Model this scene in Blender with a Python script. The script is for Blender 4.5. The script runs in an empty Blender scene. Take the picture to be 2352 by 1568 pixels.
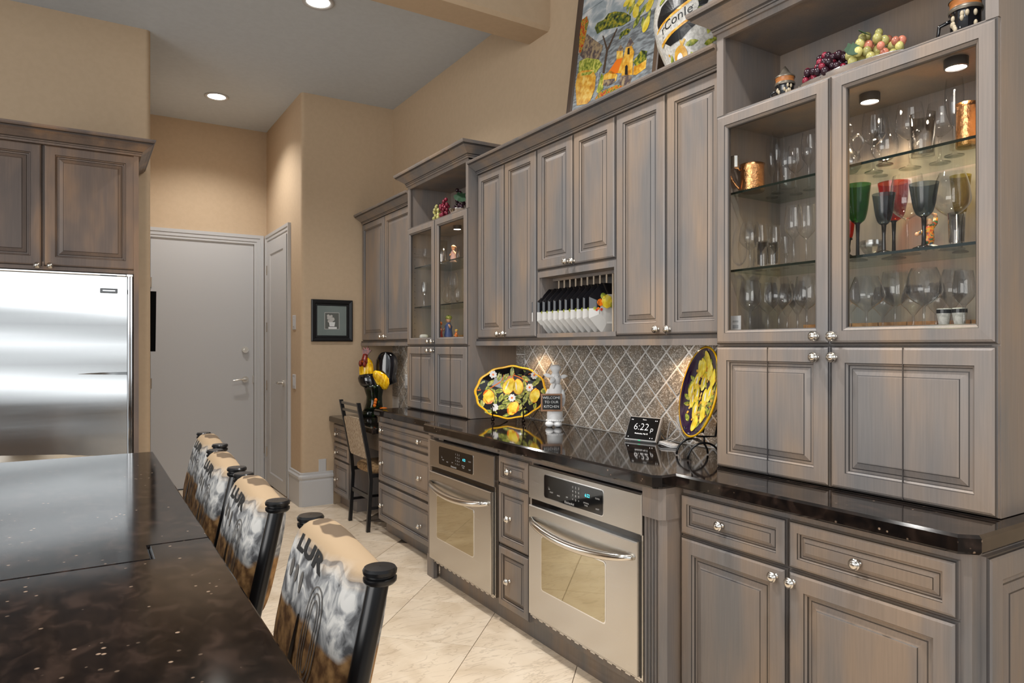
import bpy, bmesh, math, random
from mathutils import Vector, Matrix
R = random.Random(7)
SC = bpy.context.scene
COL = SC.collection
PI = math.pi

# ------------------------------------------------------------------ camera, light, exposure
F = 1575.0
YAW = math.atan((1176 - 193) / F)          # camera turned to the right of the cabinet wall direction
cam = bpy.data.cameras.new('camera'); camo = bpy.data.objects.new('camera', cam); COL.objects.link(camo)
cam.sensor_width = 36; cam.lens = 36 * F / 2352; cam.shift_y = 11 / 2352
cam.clip_start = 0.05
camo.location = (0, 0, 1.35); camo.rotation_euler = (PI / 2, 0, -YAW)
SC.camera = camo
SC.view_settings.view_transform = 'Standard'; SC.view_settings.look = 'None'
SC.view_settings.exposure = 0.12; SC.view_settings.gamma = 1; SC.view_settings.use_curve_mapping = False

W = bpy.data.worlds.new('world'); SC.world = W; W.use_nodes = True
W.node_tree.nodes['Background'].inputs[0].default_value = (0.93, 0.97, 1.0, 1)
W.node_tree.nodes['Background'].inputs[1].default_value = 0.82

def light(name, kind, loc, energy, color=(1, 1, 1), rot=(0, 0, 0), **k):
    l = bpy.data.lights.new(name, kind); l.energy = energy; l.color = color
    for a, b in k.items(): setattr(l, a, b)
    o = bpy.data.objects.new(name, l); COL.objects.link(o); o.location = loc; o.rotation_euler = rot
    return o
# unseen area lamp added behind the camera for assumed daylight; no windows are built
light('assumed_rear_daylight', 'AREA', (0.6, -3.4, 2.35), 34, (0.95, 0.98, 1.0), (PI / 2, 0, 0), shape='RECTANGLE', size=4.4, size_y=1.5)
light('left_fill_light', 'AREA', (-3.9, 0.3, 1.8), 125, (1.0, 0.97, 0.93), (PI / 2, 0, -PI / 2), shape='RECTANGLE', size=3.4, size_y=2.4)  # fill lamp added out of view to brighten the right-hand cabinet faces
WARM = (1.0, 0.86, 0.68)
CANS = [(0.93, 6.10), (1.19, 4.10), (1.19, 2.2), (-0.4, 5.0 - 1.6)]
for x, y in CANS + [(1.19, .7), (.0, 1.6)]:  # beyond the first two, unseen spots added to brighten the floor
    light('ceiling_spot', 'SPOT', (x, y, 3.405), 135, (1.0, 0.97, 0.93), spot_size=2.3, spot_blend=0.8, shadow_soft_size=0.05)

# ------------------------------------------------------------------ materials
def nt(name):
    m = bpy.data.materials.new(name); m.use_nodes = True
    return m, m.node_tree.nodes, m.node_tree.links, m.node_tree.nodes['Principled BSDF']
def mat(name, col, rough=0.5, metal=0.0, spec=0.5, emit=None, es=1.0, coat=0.0):
    m, n, l, p = nt(name)
    p.inputs['Base Color'].default_value = (*col, 1); p.inputs['Roughness'].default_value = rough
    p.inputs['Metallic'].default_value = metal; p.inputs['Specular IOR Level'].default_value = spec
    p.inputs['Coat Weight'].default_value = coat; p.inputs['Coat Roughness'].default_value = 0.05
    if emit: p.inputs['Emission Color'].default_value = (*emit, 1); p.inputs['Emission Strength'].default_value = es
    return m
def s2l(r, g, b):
    f = lambda c: (c / 255 / 12.92) if c / 255 < 0.04045 else ((c / 255 + 0.055) / 1.055) ** 2.4
    return (f(r), f(g), f(b))
def noise_mat(name, cols, pos, scale=(1, 1, 1), nscale=5.0, detail=4, rough=0.5, metal=0.0, bump=0.0, bscale=None, spec=0.5, extra=None, dist=0.0, objrand=0.0, coord='Object', rv=None):
    m, n, l, p = nt(name)
    tc = n.new('ShaderNodeTexCoord'); mp = n.new('ShaderNodeMapping'); mp.inputs['Scale'].default_value = scale
    l.new(tc.outputs[coord], mp.inputs[0])
    nz = n.new('ShaderNodeTexNoise'); nz.inputs['Scale'].default_value = nscale; nz.inputs['Detail'].default_value = detail
    nz.inputs['Distortion'].default_value = dist
    vec = mp.outputs[0]
    if objrand:
        oi = n.new('ShaderNodeObjectInfo'); ad = n.new('ShaderNodeVectorMath'); ad.operation = 'ADD'
        cb = n.new('ShaderNodeCombineXYZ'); mu = n.new('ShaderNodeMath'); mu.operation = 'MULTIPLY'; mu.inputs[1].default_value = 37.0
        l.new(oi.outputs['Random'], mu.inputs[0]); l.new(mu.outputs[0], cb.inputs[0]); l.new(mu.outputs[0], cb.inputs[1])
        l.new(vec, ad.inputs[0]); l.new(cb.outputs[0], ad.inputs[1]); vec = ad.outputs[0]
    l.new(vec, nz.inputs['Vector'])
    cr = n.new('ShaderNodeValToRGB'); e = cr.color_ramp.elements
    while len(e) < len(cols): e.new(0.5)
    for i, (c, q) in enumerate(zip(cols, pos)): e[i].position = q; e[i].color = (*c, 1)
    l.new(nz.outputs['Fac'], cr.inputs[0]); out = cr.outputs[0]
    if objrand:
        hs = n.new('ShaderNodeHueSaturation'); mr = n.new('ShaderNodeMapRange')
        mr.inputs[3].default_value = 1 - objrand; mr.inputs[4].default_value = 1 + objrand
        l.new(oi.outputs['Random'], mr.inputs[0]); l.new(mr.outputs[0], hs.inputs['Value']); l.new(out, hs.inputs['Color']); out = hs.outputs[0]
    if extra: out = extra(n, l, mp.outputs[0] if not objrand else vec, out, tc)
    l.new(out, p.inputs['Base Color'])
    p.inputs['Roughness'].default_value = rough; p.inputs['Metallic'].default_value = metal; p.inputs['Specular IOR Level'].default_value = spec
    if bump:
        b = n.new('ShaderNodeBump'); b.inputs['Strength'].default_value = bump; b.inputs['Distance'].default_value = 0.004
        nb = n.new('ShaderNodeTexNoise'); nb.inputs['Scale'].default_value = bscale or nscale * 4; nb.inputs['Detail'].default_value = 5
        l.new(vec, nb.inputs['Vector']); l.new(nb.outputs['Fac'], b.inputs['Height']); l.new(b.outputs[0], p.inputs['Normal'])
    return m
def mixn(n, l, fac, a, b, mode='MIX'):
    x = n.new('ShaderNodeMix'); x.data_type = 'RGBA'; x.blend_type = mode
    if hasattr(fac, 'links') or hasattr(fac, 'is_linked'): l.new(fac, x.inputs[0])
    else: x.inputs[0].default_value = fac
    for v, i in ((a, 6), (b, 7)):
        if isinstance(v, tuple): x.inputs[i].default_value = (*v, 1)
        else: l.new(v, x.inputs[i])
    return x.outputs[2]
def wood(name, ca, cb, cc, rough=0.42):
    def ex(n, l, vec, out, tc):
        mp = n.new('ShaderNodeMapping'); mp.inputs['Scale'].default_value = (60, 60, 2.2); l.new(tc.outputs['Object'], mp.inputs[0])
        g = n.new('ShaderNodeTexNoise'); g.inputs['Scale'].default_value = 3; g.inputs['Detail'].default_value = 5; l.new(mp.outputs[0], g.inputs[0])
        r = n.new('ShaderNodeValToRGB'); r.color_ramp.elements[0].position = 0.3; r.color_ramp.elements[1].position = 0.7
        r.color_ramp.elements[0].color = (0.90, 0.90, 0.90, 1); r.color_ramp.elements[1].color = (1.05, 1.04, 1.03, 1)
        l.new(g.outputs['Fac'], r.inputs[0])
        return mixn(n, l, 1.0, out, r.outputs[0], 'MULTIPLY')
    return noise_mat(name, [ca, cb, cc], [0.36, 0.5, 0.64], (4, 4, 1.0), 1.5, 3, rough=rough, extra=ex, dist=0.3)
WOOD = wood('grey_washed_wood', s2l(119, 116, 115), s2l(133, 123, 116), s2l(148, 130, 114))
GLAZE = wood('dark_glazed_groove', s2l(62, 60, 62), s2l(72, 66, 62), s2l(84, 72, 60))
WOODF = wood('dark_brown_wood', s2l(96, 84, 78), s2l(116, 98, 86), s2l(146, 116, 90))  # darker, browner tone than the grey cabinet wood
GLAZEF = wood('dark_brown_groove', s2l(58, 50, 46), s2l(66, 54, 46), s2l(80, 62, 50))
WM = [WOOD, GLAZE]; WMF = [WOODF, GLAZEF]
WALL = noise_mat('tan_wall_paint', [s2l(190, 167, 139), s2l(193, 170, 142)], [0.4, 0.6], (1, 1, 1), 30, 3, rough=0.8)
CEIL = noise_mat('grey_ceiling_paint', [s2l(196, 203, 210), s2l(199, 206, 213)], [0.4, 0.6], (1, 1, 1), 30, 3, rough=0.85)
WHITE = mat('white_trim_paint', s2l(190, 190, 191), 0.4)
BLACK = mat('black_powder_coat', (0.006, 0.006, 0.007), 0.32, 0.0, 0.5)
BLACKM = mat('black_painted_steel', (0.008, 0.008, 0.009), 0.28, 0.3, 0.6)
def granite_extra(n, l, vec, out, tc):
    v = n.new('ShaderNodeTexVoronoi'); v.inputs['Scale'].default_value = 38; l.new(tc.outputs['Object'], v.inputs['Vector'])
    r = n.new('ShaderNodeValToRGB'); r.color_ramp.elements[0].position = 0.08; r.color_ramp.elements[1].position = 0.15
    r.color_ramp.elements[0].color = (1, 1, 1, 1); r.color_ramp.elements[1].color = (0, 0, 0, 1)
    l.new(v.outputs['Distance'], r.inputs[0])
    k = n.new('ShaderNodeTexNoise'); k.inputs['Scale'].default_value = 9; l.new(tc.outputs['Object'], k.inputs['Vector'])
    r2 = n.new('ShaderNodeValToRGB'); r2.color_ramp.elements[0].position = 0.48; r2.color_ramp.elements[1].position = 0.6
    l.new(k.outputs['Fac'], r2.inputs[0])
    mm = n.new('ShaderNodeMath'); mm.operation = 'MULTIPLY'; l.new(r.outputs[0], mm.inputs[0]); l.new(r2.outputs[0], mm.inputs[1])
    return mixn(n, l, mm.outputs[0], out, s2l(150, 128, 110))
GRAN = noise_mat('dark_brown_granite', [(0.005, 0.004, 0.004), (0.010, 0.007, 0.006), (0.030, 0.019, 0.015)], [0.38, 0.52, 0.70], (1.6, 1, 1), 16, 8, rough=0.06, extra=granite_extra, dist=0.8, spec=0.7)
def vein(n, l, vec, out, tc):
    mp = n.new('ShaderNodeMapping'); mp.inputs['Scale'].default_value = (2.2, 7, 1); mp.inputs['Rotation'].default_value = (0, 0, 0.75); l.new(vec, mp.inputs[0])
    g = n.new('ShaderNodeTexNoise'); g.inputs['Scale'].default_value = 2.2; g.inputs['Detail'].default_value = 8; g.inputs['Distortion'].default_value = 1.2; l.new(mp.outputs[0], g.inputs[0])
    r = n.new('ShaderNodeValToRGB'); e = r.color_ramp.elements; e[0].position = 0.475; e[1].position = 0.5; e.new(0.525)
    for i, c in enumerate((0, 1, 0)): e[i].color = (c, c, c, 1)
    l.new(g.outputs['Fac'], r.inputs[0])
    k = n.new('ShaderNodeMath'); k.operation = 'MULTIPLY'; k.inputs[1].default_value = 0.3; l.new(r.outputs[0], k.inputs[0])
    return mixn(n, l, k.outputs[0], out, s2l(140, 112, 88))
FLOORM = noise_mat('cream_travertine', [s2l(216, 196, 170), s2l(230, 212, 188), s2l(240, 224, 202)], [0.3, 0.5, 0.7], (1, 1, 1), 3.5, 6, rough=0.27, dist=1.0, objrand=0.04, extra=vein)
GROUTF = mat('dark_floor_grout', s2l(96, 84, 72), 0.8)
def pits(n, l, vec, out, tc):
    g = n.new('ShaderNodeTexNoise'); g.inputs['Scale'].default_value = 75; g.inputs['Detail'].default_value = 4; g.inputs['Distortion'].default_value = 2.5; l.new(vec, g.inputs[0])
    r = n.new('ShaderNodeValToRGB'); r.color_ramp.elements[0].position = 0.54; r.color_ramp.elements[1].position = 0.58; l.new(g.outputs['Fac'], r.inputs[0])
    return mixn(n, l, r.outputs[0], out, s2l(216, 210, 202))
SPLASH = noise_mat('tumbled_brown_stone', [s2l(116, 110, 102), s2l(134, 124, 112), s2l(150, 132, 112)], [0.3, 0.5, 0.7], (1, 1, 1), 14, 5, rough=0.5, objrand=0.14, extra=pits, bump=0.25)
GROUT = mat('pale_grout', s2l(235, 232, 228), 0.8)
def steel(name, col, rough):
    m, n, l, p = nt(name)
    tc = n.new('ShaderNodeTexCoord'); mp = n.new('ShaderNodeMapping'); mp.inputs['Scale'].default_value = (2, 2, 260)
    l.new(tc.outputs['Object'], mp.inputs[0]); nz = n.new('ShaderNodeTexNoise'); nz.inputs['Scale'].default_value = 4; l.new(mp.outputs[0], nz.inputs[0])
    mr = n.new('ShaderNodeMapRange'); mr.inputs[3].default_value = rough * 0.8; mr.inputs[4].default_value = rough * 1.25
    l.new(nz.outputs['Fac'], mr.inputs[0]); l.new(mr.outputs[0], p.inputs['Roughness'])
    p.inputs['Base Color'].default_value = (*col, 1); p.inputs['Metallic'].default_value = 1
    return m
STEEL = steel('brushed_stainless', (0.62, 0.60, 0.57), 0.24)
STEELF = steel('fridge_stainless', (0.66, 0.67, 0.67), 0.2)
NICKEL = mat('satin_nickel', (0.72, 0.68, 0.62), 0.2, 1.0)
CHROME = mat('polished_chrome', (0.8, 0.8, 0.8), 0.08, 1.0)
OVWIN = mat('bronze_oven_glass', (0.50, 0.44, 0.30), 0.03, 0.9)
BGLASS = mat('black_glass', (0.004, 0.004, 0.005), 0.05, 0.0, 0.8)
PRINT = mat('white_print', s2l(225, 225, 225), 0.6)
CYAN = mat('cyan_clock_digits', (0.05, 0.6, 0.7), 0.5, emit=(0.1, 0.8, 0.95), es=1.5)
def thin_glass(name, tint, k=1.25, base=0.03, rough=0.02):
    m, n, l, p = nt(name); n.remove(p); out = n['Material Output']
    t = n.new('ShaderNodeBsdfTransparent'); t.inputs[0].default_value = (*tint, 1)
    g = n.new('ShaderNodeBsdfGlossy'); g.inputs['Roughness'].default_value = rough
    f = n.new('ShaderNodeLayerWeight'); f.inputs[0].default_value = 0.5
    w = n.new('ShaderNodeMath'); w.operation = 'POWER'; w.inputs[1].default_value = 4.5; l.new(f.outputs['Facing'], w.inputs[0])
    a = n.new('ShaderNodeMath'); a.operation = 'MULTIPLY_ADD'; a.inputs[1].default_value = k; a.inputs[2].default_value = base; a.use_clamp = True
    l.new(w.outputs[0], a.inputs[0]); x = n.new('ShaderNodeMixShader'); l.new(a.outputs[0], x.inputs[0]); l.new(t.outputs[0], x.inputs[1]); l.new(g.outputs[0], x.inputs[2])
    l.new(x.outputs[0], out.inputs[0]); return m
PANE = thin_glass('clear_pane_glass', (0.98, 0.985, 0.98), 0.6, 0.02, 0.0)
GLASS = thin_glass('clear_drinking_glass', (0.985, 0.985, 0.985), 2.6, 0.06, 0.008)
CRYST = thin_glass('cut_crystal', (0.93, 0.93, 0.92), 0.7, 0.25, 0.12)
SHELFG = thin_glass('greenish_shelf_glass', (0.86, 0.91, 0.87), 0.5, 0.04)
EDGEG = mat('dark_green_glass_edge', (0.004, 0.010, 0.008), 0.1)
GGREEN = thin_glass('green_coloured_glass', (0.10, 0.34, 0.10), 0.8, 0.03, 0.15)
GRED = thin_glass('red_coloured_glass', (0.75, 0.10, 0.03), 0.6, 0.05, 0.15)
GBLUE = thin_glass('smoky_blue_glass', (0.30, 0.36, 0.40), 0.8, 0.04, 0.15)
GYEL = thin_glass('olive_yellow_glass', (0.65, 0.55, 0.08), 0.8, 0.03, 0.15)
GSTEM = mat('near_black_glass_stem', (0.01, 0.008, 0.006), 0.08)
COPPER = noise_mat('hammered_copper', [(0.62, 0.30, 0.12), (0.72, 0.37, 0.16)], [0.4, 0.6], (1, 1, 1), 60, 2, rough=0.22, metal=1.0, bump=0.6, bscale=110)
LAMP = mat('lit_lamp_lens', (1, 1, 1), 0.4, emit=(1.0, 0.95, 0.86), es=20)
CERW = mat('white_glazed_ceramic', s2l(206, 204, 200), 0.25, coat=0.2)
CERG = mat('matte_white_plaster', s2l(240, 240, 240), 0.6)
CERB = mat('black_glazed_ceramic', (0.006, 0.006, 0.008), 0.1, coat=0.6)
CERY = noise_mat('yellow_glazed_ceramic', [s2l(200, 140, 10), s2l(238, 186, 20), s2l(250, 210, 60)], [0.35, 0.5, 0.65], (40, 40, 12), 2.0, 4, rough=0.15)
CERR = noise_mat('dark_red_glazed_ceramic', [s2l(80, 18, 10), s2l(140, 40, 24)], [0.4, 0.6], (1, 1, 1), 60, 2, rough=0.3)
CERGB = noise_mat('mottled_green_black_glaze', [s2l(8, 12, 8), s2l(14, 28, 14), s2l(60, 90, 40)], [0.4, 0.6, 0.78], (1, 1, 1), 45, 4, rough=0.12)
LEMON = noise_mat('painted_lemon_yellow', [s2l(214, 178, 30), s2l(238, 214, 70), s2l(250, 236, 130)], [0.3, 0.5, 0.7], (1, 1, 1), 30, 3, rough=0.2)
LEAFP = noise_mat('painted_leaf_green', [s2l(70, 96, 30), s2l(150, 158, 62), s2l(214, 206, 110)], [0.3, 0.5, 0.7], (1, 1, 1), 60, 3, rough=0.2)
ORANGE = mat('painted_orange', s2l(222, 112, 24), 0.25)
RIMY = mat('yellow_rim_glaze', s2l(236, 180, 20), 0.15)
PURPLE = mat('purple_black_glaze', s2l(36, 18, 52), 0.12, coat=0.5)
SKYP = noise_mat('painted_blue_grey_sky', [s2l(136, 148, 156), s2l(168, 178, 184), s2l(214, 213, 211)], [0.35, 0.5, 0.66], (1, 3, 5), 4, 5, rough=0.3, dist=0.5)
SEAP = noise_mat('painted_grey_sea', [s2l(100, 104, 108), s2l(146, 154, 158)], [0.4, 0.6], (1, 4, 14), 6, 4, rough=0.3)
PINE = noise_mat('painted_pine_crown', [s2l(20, 34, 20), s2l(90, 108, 40), s2l(190, 170, 40)], [0.35, 0.5, 0.68], (1, 1, 1), 50, 3, rough=0.3)
OCHRE = noise_mat('painted_ochre', [s2l(176, 112, 24), s2l(214, 160, 50), s2l(232, 200, 110)], [0.3, 0.5, 0.7], (1, 1, 1), 35, 4, rough=0.3)
FLOWR = noise_mat('painted_red_flowers', [s2l(170, 50, 24), s2l(200, 150, 40), s2l(90, 110, 50)], [0.4, 0.5, 0.6], (1, 1, 1), 70, 3, rough=0.3)
STONEP = noise_mat('painted_grey_stone', [s2l(84, 72, 74), s2l(160, 140, 110)], [0.4, 0.6], (1, 1, 1), 50, 3, rough=0.3)
JARM = noise_mat('white_crackle_glaze', [s2l(178, 176, 170), s2l(206, 204, 198)], [0.4, 0.6], (1, 1, 1), 90, 2, rough=0.2)
FRAMEB = wood('dark_brown_frame', s2l(58, 44, 36), s2l(74, 58, 46), s2l(88, 70, 56))
BURL = noise_mat('woven_oatmeal_fabric', [s2l(132, 112, 88), s2l(168, 148, 124), s2l(196, 180, 158)], [0.35, 0.5, 0.66], (90, 90, 25), 2, 3, rough=0.9, bump=0.3)
SEATB = noise_mat('tan_seat_fabric', [s2l(120, 92, 60), s2l(160, 130, 92)], [0.4, 0.6], (1, 1, 1), 60, 3, rough=0.9)
def grape(name, a, b): return noise_mat(name, [a, b], [0.4, 0.6], (1, 1, 1), 25, 2, rough=0.25, objrand=0.35)
GRD = grape('dark_purple_grape', s2l(30, 18, 26), s2l(62, 34, 46)); GRR = grape('wine_red_grape', s2l(104, 22, 40), s2l(140, 40, 60))
GRG = grape('pale_green_grape', s2l(170, 168, 96), s2l(206, 196, 130)); GRP = grape('blush_pink_grape', s2l(190, 90, 80), s2l(206, 150, 120))
GLEAF = mat('green_cloth_leaf', s2l(46, 78, 52), 0.6)
SKIN = mat('painted_skin', s2l(214, 160, 120), 0.4)
BLUEP = mat('painted_blue', s2l(70, 90, 140), 0.4)
REDP = mat('painted_red', s2l(190, 60, 40), 0.4)
GREYP = mat('cool_grey_plastic', s2l(150, 152, 154), 0.5)
def fab():
    def ex(n, l, vec, out, tc):
        sp = n.new('ShaderNodeSeparateXYZ'); l.new(tc.outputs['Object'], sp.inputs[0])
        # wobbling print border
        w = n.new('ShaderNodeTexNoise'); w.inputs['Scale'].default_value = 8; l.new(tc.outputs['Object'], w.inputs[0])
        a = n.new('ShaderNodeMath'); a.operation = 'MULTIPLY_ADD'; a.inputs[1].default_value = 0.06; l.new(w.outputs['Fac'], a.inputs[0]); l.new(sp.outputs[2], a.inputs[2])
        def step(v0, v1):
            m = n.new('ShaderNodeMapRange'); m.inputs[1].default_value = v0; m.inputs[2].default_value = v1; l.new(a.outputs[0], m.inputs[0]); return m.outputs[0]
        br = n.new('ShaderNodeTexNoise'); br.inputs['Scale'].default_value = 40; br.inputs['Detail'].default_value = 6; l.new(tc.outputs['Object'], br.inputs[0])
        rb = n.new('ShaderNodeValToRGB'); rb.color_ramp.elements[0].position = 0.38; rb.color_ramp.elements[1].position = 0.66
        rb.color_ramp.elements[0].color = (*s2l(92, 60, 28), 1); rb.color_ramp.elements[1].color = (*s2l(176, 134, 84), 1); l.new(br.outputs['Fac'], rb.inputs[0])
        o1 = mixn(n, l, step(0.862, 0.872), rb.outputs[0], out)
        # tan top with faint dark curved strokes
        wv = n.new('ShaderNodeTexWave'); wv.wave_type = 'RINGS'; wv.inputs['Scale'].default_value = 9; wv.inputs['Distortion'].default_value = 5; l.new(tc.outputs['Object'], wv.inputs[0])
        rw = n.new('ShaderNodeValToRGB'); rw.color_ramp.elements[0].position = 0.06; rw.color_ramp.elements[1].position = 0.14
        rw.color_ramp.elements[0].color = (*s2l(96, 78, 58), 1); rw.color_ramp.elements[1].color = (*s2l(164, 140, 110), 1); l.new(wv.outputs['Fac'], rw.inputs[0])
        return mixn(n, l, step(0.955, 0.985), o1, rw.outputs[0])
    return noise_mat('printed_script_fabric', [s2l(70, 70, 72), s2l(136, 137, 138), s2l(190, 188, 184)], [0.38, 0.5, 0.62], (1.5, 1, 1), 26, 10, rough=0.8, dist=0.9, extra=ex)
FAB = fab()

# ------------------------------------------------------------------ geometry helper
class G:
    def __init__(s): s.v = []; s.f = []; s.m = []
    def add(s, vs, fs, m=0):
        b = len(s.v); s.v += [tuple(v) for v in vs]; s.f += [tuple(b + i for i in f) for f in fs]
        s.m += [m] * len(fs) if isinstance(m, int) else list(m)
    def box(s, x0, x1, y0, y1, z0, z1, m=0):
        s.add([(x, y, z) for z in (z0, z1) for y in (y0, y1) for x in (x0, x1)],
              [(0, 2, 3, 1), (4, 5, 7, 6), (0, 1, 5, 4), (2, 6, 7, 3), (0, 4, 6, 2), (1, 3, 7, 5)], m)
        return s
    def rbox(s, x0, x1, y0, y1, z0, z1, r=0.003, m=0):   # chamfered box
        vs = []; 
        for z, ii in ((z0, 1), (z0 + r, 0), (z1 - r, 0), (z1, 1)):
            k = r if ii else 0
            for x, y in ((x0 + r, y0 + k), (x1 - r, y0 + k), (x1 - k, y0 + r), (x1 - k, y1 - r), (x1 - r, y1 - k), (x0 + r, y1 - k), (x0 + k, y1 - r), (x0 + k, y0 + r)):
                vs.append((x, y, z))
        fs = [tuple(range(7, -1, -1)), tuple(range(24, 32))]
        for j in range(3):
            for i in range(8): fs.append((j * 8 + i, j * 8 + (i + 1) % 8, (j + 1) * 8 + (i + 1) % 8, (j + 1) * 8 + i))
        s.add(vs, fs, m); return s
    def tube(s, pts, r, n=8, m=0, cap=True):
        pts = [Vector(p) for p in pts]; k = len(pts); rr = r if isinstance(r, (list, tuple)) else [r] * k
        vs = []; up = None
        for i, p in enumerate(pts):
            d = (pts[min(i + 1, k - 1)] - pts[max(i - 1, 0)]).normalized()
            if up is None: up = Vector((0, 0, 1)) if abs(d.z) < 0.9 else Vector((1, 0, 0))
            a = (up - d * up.dot(d)).normalized(); b = d.cross(a); up = a
            for j in range(n):
                t = 2 * PI * j / n; vs.append(p + (a * math.cos(t) + b * math.sin(t)) * rr[i])
        fs = [(i * n + j, i * n + (j + 1) % n, (i + 1) * n + (j + 1) % n, (i + 1) * n + j) for i in range(k - 1) for j in range(n)]
        if cap: fs += [tuple(range(n - 1, -1, -1)), tuple(range((k - 1) * n, k * n))]
        s.add(vs, fs, m); return s
    def rings(s, rings, m=0, cap0=True, cap1=True):      # rings: list of equal-length point lists
        n = len(rings[0]); vs = [p for r in rings for p in r]; k = len(rings)
        fs = [(i * n + j, i * n + (j + 1) % n, (i + 1) * n + (j + 1) % n, (i + 1) * n + j) for i in range(k - 1) for j in range(n)]
        ms = []
        for i in range(k - 1): ms += [(m[i] if isinstance(m, list) else m)] * n
        if cap0: fs.append(tuple(range(n - 1, -1, -1))); ms.append(m[0] if isinstance(m, list) else m)
        if cap1: fs.append(tuple(range((k - 1) * n, k * n))); ms.append(m[-1] if isinstance(m, list) else m)
        s.add(vs, fs, ms); return s
    def lathe(s, prof, c=(0, 0, 0), n=20, m=0, ax='z', sy=1.0, cap0=False, cap1=False):
        rs = []
        for r, h in prof:
            ring = []
            for j in range(n):
                t = 2 * PI * j / n; a, b = r * math.cos(t), r * math.sin(t) * sy
                p = {'z': (a, b, h), '-x': (-h, a, b), '-y': (a, -h, b)}[ax]
                ring.append((c[0] + p[0], c[1] + p[1], c[2] + p[2]))
            rs.append(ring)
        return s.rings(rs, m, cap0, cap1)
    def ell(s, c, rx, ry, rz, n=12, k=8, m=0, rot=None):
        rs = []
        for i in range(k + 1):
            t = -PI / 2 + PI * i / k; q = max(math.cos(t), 0.02)
            ring = []
            for j in range(n):
                a = 2 * PI * j / n; p = Vector((rx * q * math.cos(a), ry * q * math.sin(a), rz * math.sin(t)))
                if rot is not None: p = rot @ p
                ring.append((c[0] + p.x, c[1] + p.y, c[2] + p.z))
            rs.append(ring)
        return s.rings(rs, m)
    def prism(s, poly, fn, o0, o1, m=0, mt=None):       # poly of (a,b), fn(a,b,o)->xyz
        n = len(poly); vs = [fn(a, b, o0) for a, b in poly] + [fn(a, b, o1) for a, b in poly]
        fs = [tuple(range(n - 1, -1, -1)), tuple(range(n, 2 * n))] + [(i, (i + 1) % n, n + (i + 1) % n, n + i) for i in range(n)]
        s.add(vs, fs, [m, m if mt is None else mt] + [m] * n); return s

BASE = {}
def smooth(pts, k=5):     # Catmull-Rom through the points
    P = [Vector(p) for p in pts]; P = [P[0] * 2 - P[1]] + P + [P[-1] * 2 - P[-2]]; out = []
    for i in range(1, len(P) - 2):
        for j in range(k):
            t = j / k; a, b, c, d = P[i - 1], P[i], P[i + 1], P[i + 2]
            out.append(0.5 * ((2 * b) + (c - a) * t + (2 * a - 5 * b + 4 * c - d) * t * t + (3 * b - a - 3 * c + d) * t ** 3))
    out.append(P[-2]); return out
def build(name, g, mats, parent=None, smooth=False, kind=None, label=None, recalc=True, at=None, auto=False):
    if not isinstance(mats, (list, tuple)): mats = [mats]
    off = Vector(at) if at else Vector((0, 0, 0))
    if parent is not None: off = BASE.get(parent.name, off)
    me = bpy.data.meshes.new(name); me.from_pydata([(v[0] - off[0], v[1] - off[1], v[2] - off[2]) for v in g.v], [], g.f)
    for m in mats: me.materials.append(m)
    me.polygons.foreach_set('material_index', g.m)
    if recalc:
        b = bmesh.new(); b.from_mesh(me); bmesh.ops.recalc_face_normals(b, faces=b.faces); b.to_mesh(me); b.free()
    if smooth: me.polygons.foreach_set('use_smooth', [True] * len(me.polygons))
    o = bpy.data.objects.new(name, me); COL.objects.link(o)
    if auto and smooth:
        try: me.set_sharp_from_angle(angle=math.radians(40))
        except Exception: pass
    if parent is not None: o.parent = parent; BASE[o.name] = off
    else: o.location = off; BASE[o.name] = off
    if kind: o['kind'] = kind
    if label: o['label'] = label
    return o
def tag(o, label, cat, group=None):
    o['label'] = label; o['category'] = cat
    if group: o['group'] = group
    return o
def thing(name, label, cat, loc, group=None, rz=0):
    o = bpy.data.objects.new(name, None); COL.objects.link(o); o.location = loc; o.rotation_euler = (0, 0, rz)
    o.empty_display_size = 0.05; BASE[o.name] = Vector(loc)
    return tag(o, label, cat, group)
def local(o): BASE[o.name] = Vector((0, 0, 0)); return o   # parts built in the thing's own coordinates
def copy_tree(o, loc, label=None, rz=None):
    c = o.copy(); COL.objects.link(c); c.location = loc
    if rz is not None: c.rotation_euler = (0, 0, rz)
    if label: c['label'] = label
    def rec(a, b):
        for ch in list(a.children):
            d = ch.copy(); COL.objects.link(d); d.parent = b; rec(ch, d)
    rec(o, c); return c
def struct(name, g, mats, **k): return build(name, g, mats, kind='structure', **k)
def text_g(g, txt, size, fn, m=0, align='CENTER', ext=0.0003, thin=0.0):
    cu = bpy.data.curves.new('t', 'FONT'); cu.body = txt; cu.size = size; cu.offset = -thin * size; cu.align_x = align; cu.align_y = 'CENTER'; cu.resolution_u = 3
    o = bpy.data.objects.new('t', cu); COL.objects.link(o)
    dg = bpy.context.evaluated_depsgraph_get(); me = bpy.data.meshes.new_from_object(o.evaluated_get(dg))
    g.add([fn(v.co.x, v.co.y, ext) for v in me.vertices], [tuple(p.vertices) for p in me.polygons], m)
    bpy.data.objects.remove(o); bpy.data.curves.remove(cu); bpy.data.meshes.remove(me)
# pixel -> world helpers (positions read from the photograph, placed on real planes)
SN, CS = math.sin(YAW), math.cos(YAW)
def ray(u, v):
    t = (u - 1176) / F; w = (v - 795) / F
    return (SN + t * CS, CS - t * SN, -w)
def onX(u, v, X): r = ray(u, v); k = X / r[0]; return (r[1] * k, 1.35 + r[2] * k)
def onY(u, v, Y): r = ray(u, v); k = Y / r[1]; return (r[0] * k, 1.35 + r[2] * k)
def onZ(u, v, Z): r = ray(u, v); k = (Z - 1.35) / r[2]; return (r[0] * k, r[1] * k)
def zat(X, Y, v): return 1.35 + (795 - v) * (X * SN + Y * CS) / F
def pxm(X, Y): return F / (X * SN + Y * CS)

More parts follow.
